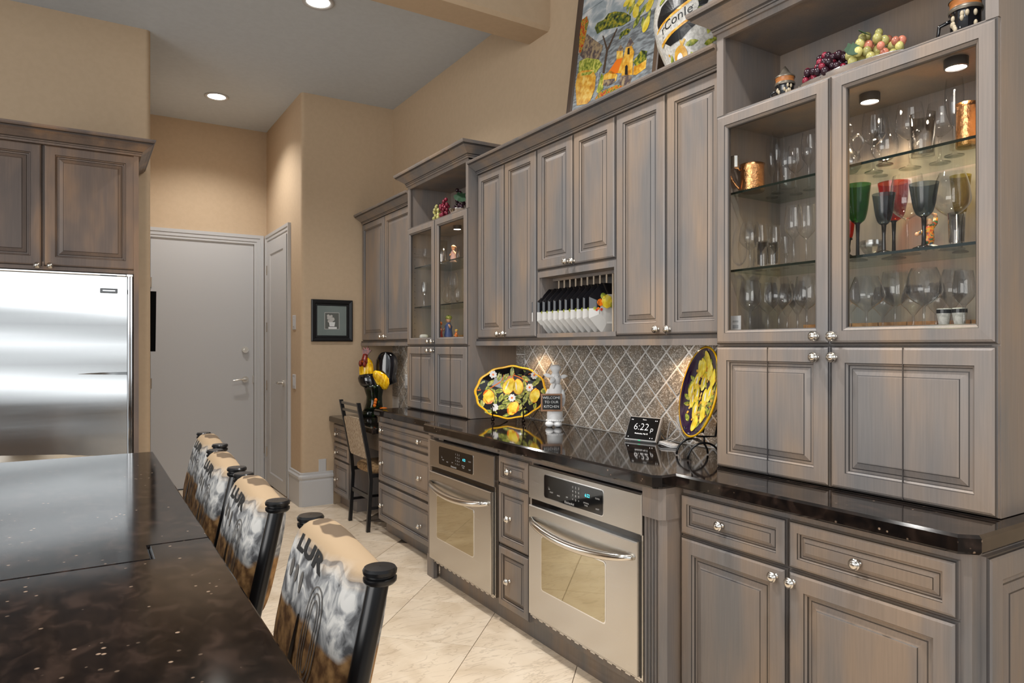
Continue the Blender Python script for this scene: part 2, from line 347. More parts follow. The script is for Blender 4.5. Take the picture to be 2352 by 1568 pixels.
FL = 0.045; CZ = 3.415; WX = 2.29; WY = 5.63; BY = 6.88; BX = 1.497; CT = 0.914; CB = 0.868
# ================================================================== STRUCTURE
g = G().box(-4.5, 2.6, -4.0, 7.1, FL - 0.09, FL - 0.006); floor = struct('floor', g, GROUTF)
def clip(poly, fn):
    out = []
    for i in range(len(poly)):
        a, b = poly[i], poly[(i + 1) % len(poly)]; da, db = fn(a), fn(b)
        if da >= 0: out.append(a)
        if (da >= 0) != (db >= 0):
            t = da / (da - db); out.append((a[0] + (b[0] - a[0]) * t, a[1] + (b[1] - a[1]) * t))
    return out
def inset_prism(g, poly, fn, o0, o1, gap, ch, m=0):
    cx = sum(p[0] for p in poly) / len(poly); cy = sum(p[1] for p in poly) / len(poly)
    def ins(d):
        r = []
        for a, b in poly:
            L = math.hypot(a - cx, b - cy); k = max(0.2, (L - d * 1.35) / L); r.append((cx + (a - cx) * k, cy + (b - cy) * k))
        return r
    p1, p2 = ins(gap), ins(gap + ch)
    g.rings([[fn(a, b, o0) for a, b in p1], [fn(a, b, o1 - ch * .7) for a, b in p1], [fn(a, b, o1) for a, b in p2]], m)
T = 0.467; s2 = 2 ** .5; tme = None
for i in range(-14, 10):
    for j in range(-12, 18):
        p0, q0 = 2.872 + i * T, 0.8395 + j * T
        cx, cy = (p0 + T / 2 - q0 - T / 2) / s2, (p0 + T / 2 + q0 + T / 2) / s2
        if not (-1.7 < cx < 2.5 and -0.9 < cy < 7.2): continue
        if cx > BX + .3 and cy > WY + .3: continue
        if cx > 2.0 and cy < 5.2: continue
        poly = [((p - q) / s2, (p + q) / s2) for p, q in ((p0, q0), (p0 + T, q0), (p0 + T, q0 + T), (p0, q0 + T))]
        full = all(a < WX - .01 and b < BY - .01 for a, b in poly) and not any(a > BX and b > WY for a, b in poly)
        if full and tme:
            o = bpy.data.objects.new('tile', tme); COL.objects.link(o); o.parent = floor; o.location = (cx, cy, FL); continue
        if not full:
            poly = clip(poly, lambda p: WX - .005 - p[0]); poly = poly and clip(poly, lambda p: BY - .005 - p[1])
            if cx < BX or cy < WY:
                if cy > WY: poly = poly and clip(poly, lambda p: BX - p[0])
                elif cx > BX: poly = poly and clip(poly, lambda p: WY - p[1])
            else: continue
            if len(poly) < 3: continue
        g = G(); inset_prism(g, [(a - cx, b - cy) for a, b in poly], lambda a, b, o: (a, b, o), -0.006, 0.0, 0.0015, 0.001)
        o = build('tile', g, FLOORM, recalc=True); o.parent = floor; o.location = (cx, cy, FL)
        if full: tme = o.data

g = G().box(-4.5, 2.6, -4.0, 7.1, CZ, CZ + .12); struct('ceiling', g, CEIL)
# bullnosed inner block: polygon with rounded corner at (BX, WY)
g = G().box(WX, WX + .15, -1.0, WY + .1, FL - .05, CZ); wall_right = struct('wall_right', g, WALL)
r = .03; arc = [(BX + r - r * math.cos(t), WY + r - r * math.sin(t)) for t in [PI / 2 * k / 6 for k in range(7)]]
poly = [(BX, BY)] + arc + [(WX + .1, WY), (WX + .1, BY)]
g = G(); g.rings([[(a, b, FL - .05) for a, b in poly], [(a, b, CZ) for a, b in poly]], 0); struct('wall_desk', g, WALL)
# back wall with door opening
g = G().box(-1.5, .50, BY, BY + .15, FL - .05, CZ); g.box(1.38, BX + .05, BY, BY + .15, FL - .05, CZ); g.box(.50, 1.38, BY, BY + .15, 2.33, CZ); struct('wall_back', g, WALL)
# fridge wall with rounded end
r = .03; arc = [(.37 - r + r * math.sin(t), 5.06 + r - r * math.cos(t)) for t in [PI / 2 * k / 6 for k in range(7)]]
poly = arc + [(.37, BY), (-4.4, BY), (-4.4, 5.06)]
g = G(); g.rings([[(a, b, FL - .05) for a, b in poly], [(a, b, CZ) for a, b in poly]], 0); struct('wall_left', g, WALL)
# dropped beam, eased lower edges
r = .02; P = [(3.25, CZ), (3.25, 3.178 + r), (3.25 + r, 3.178), (3.49 - r, 3.178), (3.49, 3.178 + r), (3.49, CZ)]
g = G(); g.rings([[(-4.5, a, b) for a, b in P], [(WX, a, b) for a, b in P]]); struct('trim_1', g, WALL)
# baseboards
def baseprof(h): return [(0, 0), (.018, 0), (.018, h - .075), (.014, h - .06), (.024, h - .045), (.024, h - .03), (.012, h - .018), (.012, h - .004), (0, h)]
def sweep(g, path, prof, m=0, ends=True, closed=False):  # path [(x,y)], profile (o,z) offset to the right-hand side of travel
    n = len(path); nor = []
    for i in range(n - 1):
        d = Vector((path[i + 1][0] - path[i][0], path[i + 1][1] - path[i][1])).normalized(); nor.append(Vector((d.y, -d.x)))
    rs = []
    for i in range(n):
        a = nor[max(i - 1, 0)]; b = nor[min(i, n - 2)]; k = (a + b) / (1 + a.dot(b))
        rs.append([(path[i][0] + k.x * o, path[i][1] + k.y * o, z) for o, z in prof])
    k = len(prof); vs = [p for r_ in rs for p in r_]
    fs = []; ms = []
    for i in range(n - 1):
        for j in range(k):
            fs.append((i * k + j, i * k + (j + 1) % k, (i + 1) * k + (j + 1) % k, (i + 1) * k + j)); ms.append(m[j] if isinstance(m, list) else m)
    if ends: fs += [tuple(range(k - 1, -1, -1)), tuple(range((n - 1) * k, n * k))]; ms += [0, 0]
    g.add(vs, fs, ms)
BH = .275
g = G(); sweep(g, [(BX, 5.965), (BX, WY + .012), (BX + .012, WY), (1.76, WY)][::-1], [(-o, z + FL) for o, z in baseprof(BH)][::-1]); 
g = G(); sweep(g, [(BX, 5.965), (BX, WY + .01), (BX + .01, WY), (1.755, WY)], [(o, z + FL) for o, z in baseprof(BH)]); struct('baseboard_desk', g, WHITE)
g = G(); sweep(g, [(1.447, BY), (BX - .0, BY)], [(o, z + FL) for o, z in baseprof(BH)]); struct('baseboard_back', g, WHITE)
# ---- back door
def casing(g, fn, a0, a1, zt, w=.085, m=0):   # two jambs and a head, stepped profile; fn(a,z,o)
    for (p, q) in (((a0 - w, a0), 'v'), ((a1, a1 + w), 'v')):
        x0, x1 = p; inner = x1 if x0 < a0 - w / 2 else x0; outer = x0 if inner == x1 else x1; sg = 1 if outer > inner else -1
        prof = [(0, 0), (0, .012), (.02, .012), (.024, .018), (.05, .018), (.055, .024), (w, .026), (w, 0)]
        n = len(prof)
        vs = [fn(inner + sg * d, FL, o) for d, o in prof] + [fn(inner + sg * d, zt + d, o) for d, o in prof]
        fs = [(i, (i + 1) % n, n + (i + 1) % n, n + i) for i in range(n)] + [tuple(range(n - 1, -1, -1)), tuple(range(n, 2 * n))]
        g.add(vs, fs, m)
    prof = [(0, 0), (0, .012), (.02, .012), (.024, .018), (.05, .018), (.055, .024), (w, .026), (w, 0)]; n = len(prof)
    vs = [fn(a0 - d, zt + d, o) for d, o in prof] + [fn(a1 + d, zt + d, o) for d, o in prof]
    g.add(vs, [(i, (i + 1) % n, n + (i + 1) % n, n + i) for i in range(n)] + [tuple(range(n - 1, -1, -1)), tuple(range(n, 2 * n))], m)
def lever(parent, c, out, along):   # c on door face
    O, A = Vector(out), Vector(along); c = Vector(c); g = G()
    g.tube([c, c + O * .012], .03, 16); g.tube([c + O * .01, c + O * .05], .011, 10)
    g.tube([c + O * .05, c + O * .055 + A * .05 + Vector((0, 0, .004)), c + O * .052 + A * .115 - Vector((0, 0, .008))], [.01, .008, .006], 10)
    return build('handle', g, NICKEL, parent, smooth=True, auto=True)
def hinge(parent, c, ax):
    g = G(); g.tube([(c[0], c[1], c[2] - .045), (c[0], c[1], c[2] + .045)], .007, 8); 
    return build('hinge', g, NICKEL, parent)
g = G().box(.503, 1.377, BY - .0, BY + .04, FL + .008, 2.322); d1 = struct('door_1', g, WHITE, at=(.94, BY, FL))
g = G(); casing(g, lambda a, z, o: (a, BY - o - .001, z), .50, 1.38, 2.325); build('casing', g, WHITE, d1)
g = G().box(.498, 1.382, BY - .012, BY + .06, FL - .002, FL + .006); build('threshold', g, BLACK, d1)
lever(d1, (1.30, BY, 1.035), (0, -1, 0), (-1, 0, 0))
g = G().tube([(1.30, BY, 1.317), (1.30, BY - .022, 1.317)], .03, 18); g.tube([(1.30, BY - .02, 1.317), (1.30, BY - .035, 1.317)], .014, 12); build('deadbolt', g, NICKEL, d1)
g = G().box(1.365, 1.378, BY - .006, BY + .001, 1.0, 1.07); build('strike_plate', g, NICKEL, d1)
for z in (1.92, 1.02, .25): hinge(d1, (.505, BY - .006, z), 0)
# ---- closet door in the side of the block (open jamb set into wall face)
fn2 = lambda a, z, o: (BX - o, a, z)
g = G().box(BX - .012, BX - .001, 6.045, 6.765, FL + .008, 2.322)
d2 = struct('door_2', g, WHITE, at=(BX, 6.4, FL))
def ringpanel(g, fn, a0, a1, z0, z1, prof, m=None):
    rs = [[fn(a0 + i, z0 + i, o), fn(a1 - i, z0 + i, o), fn(a1 - i, z1 - i, o), fn(a0 + i, z1 - i, o)] for i, o, _ in prof]
    g.rings(rs, [p[2] for p in prof[1:]], cap0=False, cap1=True)
g = G(); ringpanel(g, fn2, 6.045, 6.765, FL + .01, 2.32, [(0, .012, 0), (0, .02, 0), (.11, .02, 0), (.12, .012, 0), (.128, .009, 0), (.135, .009, 0)])
build('panel', g, WHITE, d2)
g = G(); casing(g, fn2, 6.04, 6.77, 2.325, .08); build('casing', g, WHITE, d2)
lever(d2, (BX - .02, 6.13, 1.03), (-1, 0, 0), (0, 1, 0))
for z in (2.07, 1.53, .98, .35): hinge(d2, (BX - .022, 6.768, z), 0)

# ---- backsplash: grout bed + diamond tiles + border tiles, parts of wall_right
g = G().box(WX - .006, WX, 1.72, 3.608, CT, 1.40); build('grout_bed', g, GROUT, wall_right)
g = G().box(WX - .006, WX, 4.62, WY, .78, 1.40); build('grout_bed', g, GROUT, wall_right)
H = .0685; dme = None
def splash(y0, y1, z0, z1):
    global dme
    for k in range(-12, 60):
        for m in range(-2, 14):
            cy = 2.24 + .0695 * k; cz = 1.323 - H * m
            if (k + m) % 2: continue
            if cy < y0 - .07 or cy > y1 + .07 or cz < z0 - .07 or cz > z1 + .07: continue
            poly = [(cy, cz - H), (cy + .0695, cz), (cy, cz + H), (cy - .0695, cz)]
            p2 = clip(clip(clip(clip(poly, lambda p: p[0] - y0), lambda p: y1 - p[0]), lambda p: p[1] - z0), lambda p: z1 - p[1])
            if len(p2) < 3: continue
            full = len(p2) == 4 and abs(p2[0][0] - cy) < 1e-6 and all(abs(a[0] - b[0]) + abs(a[1] - b[1]) < 1e-6 for a, b in zip(poly, p2))
            if max(p[0] for p in p2) - min(p[0] for p in p2) < .02 or max(p[1] for p in p2) - min(p[1] for p in p2) < .012: continue
            if full and dme: o = bpy.data.objects.new('tile', dme); COL.objects.link(o)
            else:
                g = G(); inset_prism(g, [(a - cy, b - cz) for a, b in p2], lambda a, b, o: (-o, a, b), -.001, .006, .0060, .002)
                o = build('tile', g, SPLASH)
                if full: dme = o.data
            o.parent = wall_right; o.location = (WX - .006, cy, cz)
splash(1.73, 3.508, CT + .002, 1.40); splash(5.02, 5.478, CT - .13, 1.40)
for ys in ((3.512, 3.604), (5.484, 5.62)):
    for k in range(5):
        z1 = 1.40 - k * .1; 
        if z1 - .1 < CT - .12: break
        g = G(); inset_prism(g, [(ys[0], max(z1 - .1, CT)), (ys[1], max(z1 - .1, CT)), (ys[1], z1), (ys[0], z1)], lambda a, b, o: (WX - .006 - o, a, b), -.001, .006, .003, .002)
        build('tile', g, SPLASH, wall_right)

# recessed ceiling lights
for i, (x, y) in enumerate(CANS[:2]):
    lt = thing('ceiling_light', ['round recessed ceiling light over the white door', 'round recessed ceiling light nearer the beam, cut by the top edge'][i], 'ceiling light', (x, y, CZ), 'recessed ceiling lights')
    g = G().lathe([(.068, 0), (.095, 0), (.095, -.006), (.085, -.010), (.068, -.004)], (x, y, CZ - .0005), 28); build('trim_ring', g, WHITE, lt, smooth=True)
    g = G().lathe([(.068, -.003), (.05, -.009), (.001, -.011)], (x, y, CZ), 24); build('lens', g, LAMP, lt, smooth=True)
# switches and outlets
def plate(name, label, cat, fn, a0, a1, z0, z1, m=WHITE, rocker=True):
    c = fn((a0 + a1) / 2, (z0 + z1) / 2, 0); t = thing(name, label, cat, c)
    g = G(); ringpanel(g, fn, a0, a1, z0, z1, [(0, 0, 0), (0, .004, 0), (.004, .007, 0)]); build('cover_plate', g, m, t)
    if rocker:
        g = G(); am = (a0 + a1) / 2; zm = (z0 + z1) / 2; ringpanel(g, fn, am - .017, am + .017, zm - .034, zm + .034, [(0, .006, 0), (0, .010, 0), (.003, .012, 0)]); build('rocker', g, m, t)
    return t
plate('light_switch', 'white light switch beside the closet door, upper one', 'switch', fn2, 5.80, 5.885, 1.49, 1.61)
plate('light_switch', 'white light switch beside the closet door, lower one', 'switch', fn2, 5.80, 5.885, .995, 1.115)
plate('wall_outlet', 'blank white wall plate above the tall baseboard under the framed picture', 'outlet', lambda a, z, o: (a, WY - o, z), 1.637, 1.70, .30, .42, rocker=False)
plate('wall_outlet', 'white wall outlet on the stone tiles behind the rooster', 'outlet', lambda a, z, o: (WX - .012 - o, a, z), 5.24, 5.33, 1.00, 1.115)

# ================================================================== CABINET PARTS
DOORP = [(0, 0, 0), (0, .012, 0), (.003, .013, 1), (.005, .017, 1), (.011, .0205, 0), (.050, .0215, 0), (.052, .018, 1), (.057, .014, 0), (.059, .009, 1), (.066, .009, 0), (.069, .0105, 1), (.086, .016, 0), (.088, .0185, 1), (.091, .019, 0)]
def door(name, parent, fn, a0, a1, z0, z1, mats=WM, sc=1.0, knobs=(), gap=.0015, label=None):
    sc = min(sc, (min(a1 - a0, z1 - z0) / 2 - gap - .012) / .091)
    pr = [(i * sc if i > .012 else i, o, m) for i, o, m in DOORP]
    g = G(); ringpanel(g, fn, a0 + gap, a1 - gap, z0 + gap, z1 - gap, pr)
    ob = build(name, g, mats, parent, recalc=True, label=label)
    for a, z in knobs: knob(ob, fn, a, z)
    return ob
KP = [(.0001, 0), (.009, 0), (.009, .003), (.0055, .005), (.005, .013), (.010, .0155), (.0155, .018), (.0165, .021), (.0155, .024), (.0125, .0255), (.0125, .027), (.009, .0305), (.004, .0325), (.0002, .033)]
KM = {}
def knob(ob, fn, a, z, o=.0205, s=1.0):
    c = Vector(fn(a, z, o)); d = 'x' if abs(fn(a, z, 1)[0] - fn(a, z, 0)[0]) > .5 else 'y'
    if d not in KM:
        k = build('knob', G().lathe([(r * s, h * s) for r, h in KP], (0, 0, 0), 16, 0, '-' + d), NICKEL, smooth=True); KM[d] = k.data
    else: k = bpy.data.objects.new('knob', KM[d]); COL.objects.link(k)
    k.parent = ob; k.location = c - BASE[ob.name]; return k
def glass_door(name, parent, fn, a0, a1, z0, z1, kn, w=.052, gap=.0015):
    a0 += gap; a1 -= gap; z0 += gap; z1 -= gap
    P = [(0, 0, 0), (0, .012, 0), (.003, .013, 1), (.005, .017, 1), (.011, .0205, 0), (w - .012, .0215, 0), (w - .010, .019, 1), (w - .003, .013, 0), (w, .010, 1), (w, 0, 1), (0, 0, 0)]
    rs = [[fn(a0 + i, z0 + i, o), fn(a1 - i, z0 + i, o), fn(a1 - i, z1 - i, o), fn(a0 + i, z1 - i, o)] for i, o, _ in P]
    g = G(); g.rings(rs, [p[2] for p in P[1:]], cap0=False, cap1=False); ob = build(name, g, WM, parent)
    g = G(); vs = [fn(a, z, o) for o in (.003, .006) for a, z in ((a0 + w - .004, z0 + w - .004), (a1 - w + .004, z0 + w - .004), (a1 - w + .004, z1 - w + .004), (a0 + w - .004, z1 - w + .004))]
    g.add(vs[4:], [(0, 1, 2, 3)]); build('glass_pane', g, PANE, ob)
    knob(ob, fn, *kn); return ob
CROWN = [(0, 0), (.010, 0), (.010, .010), (.013, .013), (.013, .018), (.018, .024), (.030, .034), (.048, .048), (.062, .056), (.066, .058), (.066, .064), (.074, .068), (.078, .076), (.080, .085), (0, .085)]
CRM = [0, 0, 1, 0, 1, 0, 0, 0, 0, 1, 1, 0, 0, 0, 0]
def crown(parent, path, z, mats=WM, sc=1.0, so=1.0):
    g = G(); sweep(g, path, [(o * so, z + h * sc) for o, h in CROWN], CRM); return build('crown_molding', g, mats, parent)
fnR = lambda X: (lambda a, z, o: (X - o, a, z))

# ================================================================== RIGHT GLASS HUTCH and LEFT GLASS TOWER
def tower(name, label, y0, y1, ym, knobs_g, knobs_d, panels_split):
    XF = 1.957; t = thing(name, label, 'cabinet', (2.12, (y0 + y1) / 2, CT)); g = G(); th = .02; f = fnR(XF)
    B = WX - .004
    g.box(XF, B, y0, y0 + th, CT + .002, 2.475); g.box(XF, B, y1 - th, y1, CT + .002, 2.475)
    g.box(B - .01, B, y0 + th, y1 - th, CT + .002, 2.475)
    g.box(XF, B - .01, y0 + th, y1 - th, 1.352, 1.385); g.box(XF, B - .01, y0 + th, y1 - th, 2.150, 2.185); g.box(XF - .01, B, y0, y1, 2.468, 2.49)
    g.box(XF, B - .01, y0 + th, y1 - th, CT + .002, CT + .03)
    g.box(XF - .012, XF, y0, y0 + .03, 2.178, 2.475); g.box(XF - .012, XF, y1 - .03, y1, 2.178, 2.475)
    g.box(XF - .012, XF, y0 + .03, y1 - .03, 2.455, 2.475)
    for z in [1.42 + .045 * k for k in range(15)]:
        g.box(XF + .03, XF + .035, y1 - th - .0015, y1 - th, z, z + .005, 1)
    build('cabinet_body', g, WM, t)
    crown(t, [(B, y1), (XF - .012, y1), (XF - .012, y0), (B, y0)], 2.475, sc=1.0)
    glass_door('glass_door', t, f, ym, y1, 1.355, 2.178, knobs_g[0]); glass_door('glass_door', t, f, y0, ym, 1.355, 2.178, knobs_g[1])
    for (a0, a1), kn in (((ym, y1), knobs_d[0]), ((y0, ym), knobs_d[1])):
        d = door('door', t, f, a0, a1, CT + .003, 1.352, knobs=(kn,))
        mid = panels_split[0] if a0 == ym else panels_split[1]
        gg = G().box(XF - .0223, XF - .0185, mid - .0012, mid + .0012, CT + .008, 1.347, 0); build('fold_joint', gg, GLAZE, d)
    for z in (1.626, 1.905):
        g = G().add; gg = G(); gg.box(XF + .03, B - .02, y0 + th + .003, y1 - th - .003, z - .008, z, 0)
        gg.m[4] = 1
        # front edge dark green
        build('glass_shelf', gg, [SHELFG, EDGEG], t)
    g = G()
    for yy in [y0 + th + .002 + .095 * k for k in range(int((y1 - y0 - .05) / .095))]:
        g.box(B - .016, B - .0105, yy, yy + .091, 1.386, 1.43, 0)
    build('tile_strip', g, OCHRE_T, t)
    return t
OCHRE_T = noise_mat('tan_travertine_strip', [s2l(150, 106, 66), s2l(182, 134, 88)], [0.4, 0.6], (1, 1, 1), 40, 4, rough=0.5)
kx = lambda u, v, X=1.93: onX(u, v, X)
hutch = tower('display_cabinet', 'tall grey glass-door cabinet full of glasses at the right end of the counter', .812, 1.715, 1.268,
              (kx(1873, 772), kx(1914, 772)), (kx(1873, 820), kx(1915, 820)), (1.491, 1.045))
tow = tower('display_cabinet', 'narrow grey glass-door cabinet farther left, between the solid wall cupboards', 3.61, 4.51, 4.062,
            (kx(985, 784), kx(994, 784)), (kx(984, 805), kx(994, 805)), (4.27, 3.83))
# hinge on the left door inside hutch
g = G().box(1.965, 1.99, 1.655, 1.69, 1.985, 2.03); g.tube([(1.98, 1.66, 1.99), (1.98, 1.66, 2.03)], .012, 10); build('door_hinge', g, NICKEL, hutch)

# ================================================================== WALL CUPBOARDS
def cupboard(name, label, y0, y1, z0, z1, doors, XF=2.02, rack=None):
    t = thing(name, label, 'cabinet', (2.15, (y0 + y1) / 2, z0)); f = fnR(XF); B = WX - .013
    g = G()
    if rack is None: g.box(XF, B, y0 + .0005, y1 - .0005, z0, z1)
    else:
        g.box(XF, B, y0 + .0005, y1 - .0005, rack[1], z1); g.box(XF, B, y0 + .0005, y0 + .02, z0, rack[1]); g.box(XF, B, y1 - .02, y1 - .0005, z0, rack[1])
        g.box(XF, B, y0 + .02, y1 - .02, z0, rack[0]); g.box(B - .01, B, y0 + .02, y1 - .02, rack[0], rack[1])
        g.box(XF - .012, XF, y0 + .001, y0 + .016, z0, rack[1] + .03); g.box(XF - .012, XF, y1 - .016, y1 - .001, z0, rack[1] + .03)
        g.box(XF - .012, XF, y0 + .016, y1 - .016, rack[1], rack[1] + .03); g.box(XF - .016, XF, y0 + .001, y1 - .001, z0 - .0, rack[0] + .004)
    build('cabinet_body', g, WM, t)
    for a0, a1, b0, b1, kn in doors: door('door', t, f, a0, a1, b0, b1, knobs=(kn,))
    return t
ku = lambda u, v: onX(u, v, 1.99)
ZT = 2.378
cupboard('wall_cupboard', 'tall two-door grey wall cupboard next to the narrow glass cabinet', 2.965, 3.605, 1.395, ZT,
         [(3.292, 3.60, 1.395, ZT, ku(1144, 767)), (2.967, 3.292, 1.395, ZT, ku(1158, 766))])
rackc = cupboard('wall_cupboard', 'grey wall cupboard with the plate rack below its two doors', 2.34, 2.965, 1.395, ZT,
         [(2.652, 2.965, 1.742, ZT, ku(1300, 600)), (2.342, 2.652, 1.742, ZT, ku(1315, 599))], rack=(1.412, 1.705))
cupboard('wall_cupboard', 'tall two-door grey wall cupboard beside the large glass-door cabinet', 1.72, 2.34, 1.395, ZT,
         [(2.03, 2.34, 1.395, ZT, ku(1508, 756)), (1.722, 2.03, 1.395, ZT, ku(1534, 756))])
cupboard('wall_cupboard', 'two-door grey wall cupboard above the desk, by the rooster', 4.515, 5.62, 1.395, ZT,
         [(5.10, 5.61, 1.395, ZT, ku(875, 773)), (4.517, 5.10, 1.395, ZT, ku(884, 773))])
t = thing('crown_molding', 'long crown molding over the three middle wall cupboards', 'molding', (2.0, 2.66, ZT))
g = G(); sweep(g, [(2.008, 1.72), (2.008, 3.605)][::-1][::-1], [(-o, ZT + h * .8) for o, h in CROWN], CRM)
g.box(2.008, WX - .012, 1.73, 3.60, ZT + .001, ZT + .02)
g2 = G(); build('molding_strip', g, WM, t)
t = thing('crown_molding', 'short crown molding over the cupboard above the desk', 'molding', (2.0, 5.06, ZT))
g = G(); sweep(g, [(2.008, 4.515), (2.008, 5.615)], [(-o, ZT + h * .9) for o, h in CROWN], CRM)
g.box(2.008, WX - .012, 4.52, 5.61, ZT + .001, ZT + .02); build('molding_strip', g, WM, t)
def valance(label, y0, y1):
    t = thing('light_valance', label, 'molding', (2.0, (y0 + y1) / 2, 1.35)); g = G()
    g.box(2.0, 2.022, y0, y1, 1.354, 1.3935); g.box(1.994, 2.0, y0, y1, 1.354, 1.380); g.box(1.999, 2.0, y0, y1, 1.380, 1.3935, 1); build('valance_board', g, WM, t)
valance('grey wooden valance below the middle wall cupboards', 1.72, 3.605); valance('grey wooden valance below the cupboard above the desk', 4.515, 5.62)
# plate rack dowels
g0 = None
ys = [onX(u, 650, 2.10)[0] for u in (1271.5, 1284, 1296.5, 1309.5, 1322.5, 1336, 1349.5, 1364, 1378.5, 1393.5, 1408)]
for y in ys:
    g = G().tube([(2.10, y, 1.413), (2.10, y, 1.704)], .0045, 8); build('rack_dowel', g, mat('pale_rack_dowel', s2l(190, 172, 150), .5) if g0 is None else g0, rackc); g0 = bpy.data.materials['pale_rack_dowel']
g = G().box(2.09, 2.11, 2.362, 2.944, 1.69, 1.7045); build('rack_rail', g, WM, rackc)
# eleven octagonal plates standing in the rack
def rack_plate():
    t = thing('plate', 'x', 'plate', (0, 0, 0)); local(t); oct_ = []
    h = .118; k = h * .42
    pts = [(-k, -h), (k, -h), (h, -k), (h, -.004), (h, k), (k, h), (-k, h), (-h, k), (-h, -.004), (-h, -k)]
    def ring(s, o): return [(a * s, o, b * s) for a, b in pts]
    g = G(); g.rings([ring(.55, .0), ring(.62, -.002), ring(1.0, .012), ring(1.0, .016), ring(.62, .004), ring(.55, .006)]); 
    for i, f in enumerate(g.f):
        zc = sum(g.v[j][2] for j in f) / len(f); g.m[i] = 1 if zc > .0 and len(f) == 4 else 0
    build('plate_body', g, [CERW, CERB], t, recalc=True)
    g = G(); 
    for (a, b, r_, m) in ((-.03, .03, .030, 0), (-.066, .025, .016, 1), (-.05, .055, .014, 2), (.03, .045, .028, 0), (0, .015, .014, 2), (-.092, -.004, .008, 2), (-.084, -.010, .006, 3), (-.076, -.004, .006, 1), (-.06, -.008, .006, 3)):
        g.prism([(a + r_ * math.cos(q * PI / 4), b + r_ * 1.1 * math.sin(q * PI / 4)) for q in range(8)], lambda x, z, o: (x, -.0035 - o - max(0, (max(abs(x), abs(z)) - .065)) * -.28, z), -.003, .001, m)
    build('fruit_print', g, [LEMON, ORANGE, LEAFP, REDP], t)
    return t
rp = rack_plate()
names = ['first (leftmost)', 'second', 'third', 'fourth', 'fifth', 'sixth', 'seventh', 'eighth', 'ninth', 'tenth', 'eleventh (rightmost)']
us = [1262, 1275, 1287, 1301, 1312, 1326, 1340, 1355, 1368, 1383, 1397]
for i, u in enumerate(us):
    y = ys[i] + .0215; lab = names[i] + ' white octagonal plate with black fruit rim, from the left in the rack'
    loc = (2.112, y, 1.5305)
    o = rp if i == 0 else copy_tree(rp, loc, lab, rz=-.12)
    o.location = loc; o['label'] = lab; o['group'] = 'plates in the rack'; o.rotation_euler = (0, 0, -.12)

# ================================================================== WORKTOPS
def slab(poly, z0, z1, ch=.006):
    g = G(); cx = sum(p[0] for p in poly) / len(poly); cy = sum(p[1] for p in poly) / len(poly)
    def off(d):
        n = len(poly); out = []
        for i in range(n):
            p0, p, p1 = Vector(poly[i - 1]), Vector(poly[i]), Vector(poly[(i + 1) % n])
            a = (p - p0).normalized(); b = (p1 - p).normalized(); na = Vector((-a.y, a.x)); nb = Vector((-b.y, b.x))
            k = (na + nb) / max(.2, 1 + na.dot(nb)); out.append((p.x + k.x * d, p.y + k.y * d))
        return out
    q = off(ch)
    g.rings([[(a, b, z0) for a, b in q], [(a, b, z0 + ch) for a, b in poly], [(a, b, z1 - ch) for a, b in poly], [(a, b, z1) for a, b in q]]); return g
c = .035
top = [(WX - .0125, .765), (1.715 + c, .765), (1.715, .765 + c), (1.715, 1.69), (1.627 + .024, 1.69), (1.627, 1.69 + .024), (1.627, 3.58 - .03), (1.627 + .03, 3.58), (1.715, 3.58), (1.715, 4.565), (WX - .0125, 4.565)]
g = slab(top[::-1], CB, CT, .007); g.f = g.f
wt = thing('worktop', 'long polished dark granite counter along the cabinet wall', 'countertop', (2.0, 2.6, CB)); build('granite_slab', g, GRAN, wt)
desk = thing('desk_worktop', 'lower polished dark granite desk top with the rooster on it', 'countertop', (2.0, 5.1, .73))
g = slab([(1.715, 4.605), (WX - .0125, 4.605), (WX - .0125, WY - .003), (1.715 + .03, WY - .003), (1.715, WY - .033)], .73, .775, .006); build('granite_slab', g, GRAN, desk)
g = G().box(1.79, 1.81, 4.605, 5.215, .60, .73); build('apron', g, WM, desk)

# ================================================================== BASE CABINETS
def base(name, label, y0, y1, XB, zt, zb=.13, toe=.045, right=False):
    t = thing(name, label, 'cabinet', ((XB + WX) / 2, (y0 + y1) / 2, FL)); g = G()
    g.box(XB, WX - .004, y0, y1, zb, zt); build('cabinet_body', g, WM, t)
    g = G().box(XB + toe, WX - .02, y0, y1, FL + .0005, zb); build('toe_kick', g, WM, t); return t
kb = lambda u, v, X: onX(u, v, X)
# right base
rb = base('base_cabinet', 'grey base cabinet with two drawers over two doors at the right end', .79, 1.70, 1.76, CB - .002)
f = fnR(1.76)
door('drawer', rb, f, 1.276, 1.698, .704, .846, knobs=(kb(1655, 1207, 1.733),), sc=.8)
door('drawer', rb, f, .812, 1.272, .704, .846, knobs=(kb(1969, 1294, 1.733),), sc=.8)
door('door', rb, f, 1.276, 1.698, .14, .700, knobs=(kb(1779, 1323, 1.733),), sc=1.05)
door('door', rb, f, .812, 1.272, .14, .700, knobs=(kb(1819, 1337, 1.733),), sc=1.05)
fE = lambda a, z, o: (a, .79 - o, z)
door('end_panel', rb, fE, 1.80, 2.27, .15, .855, sc=1.2)
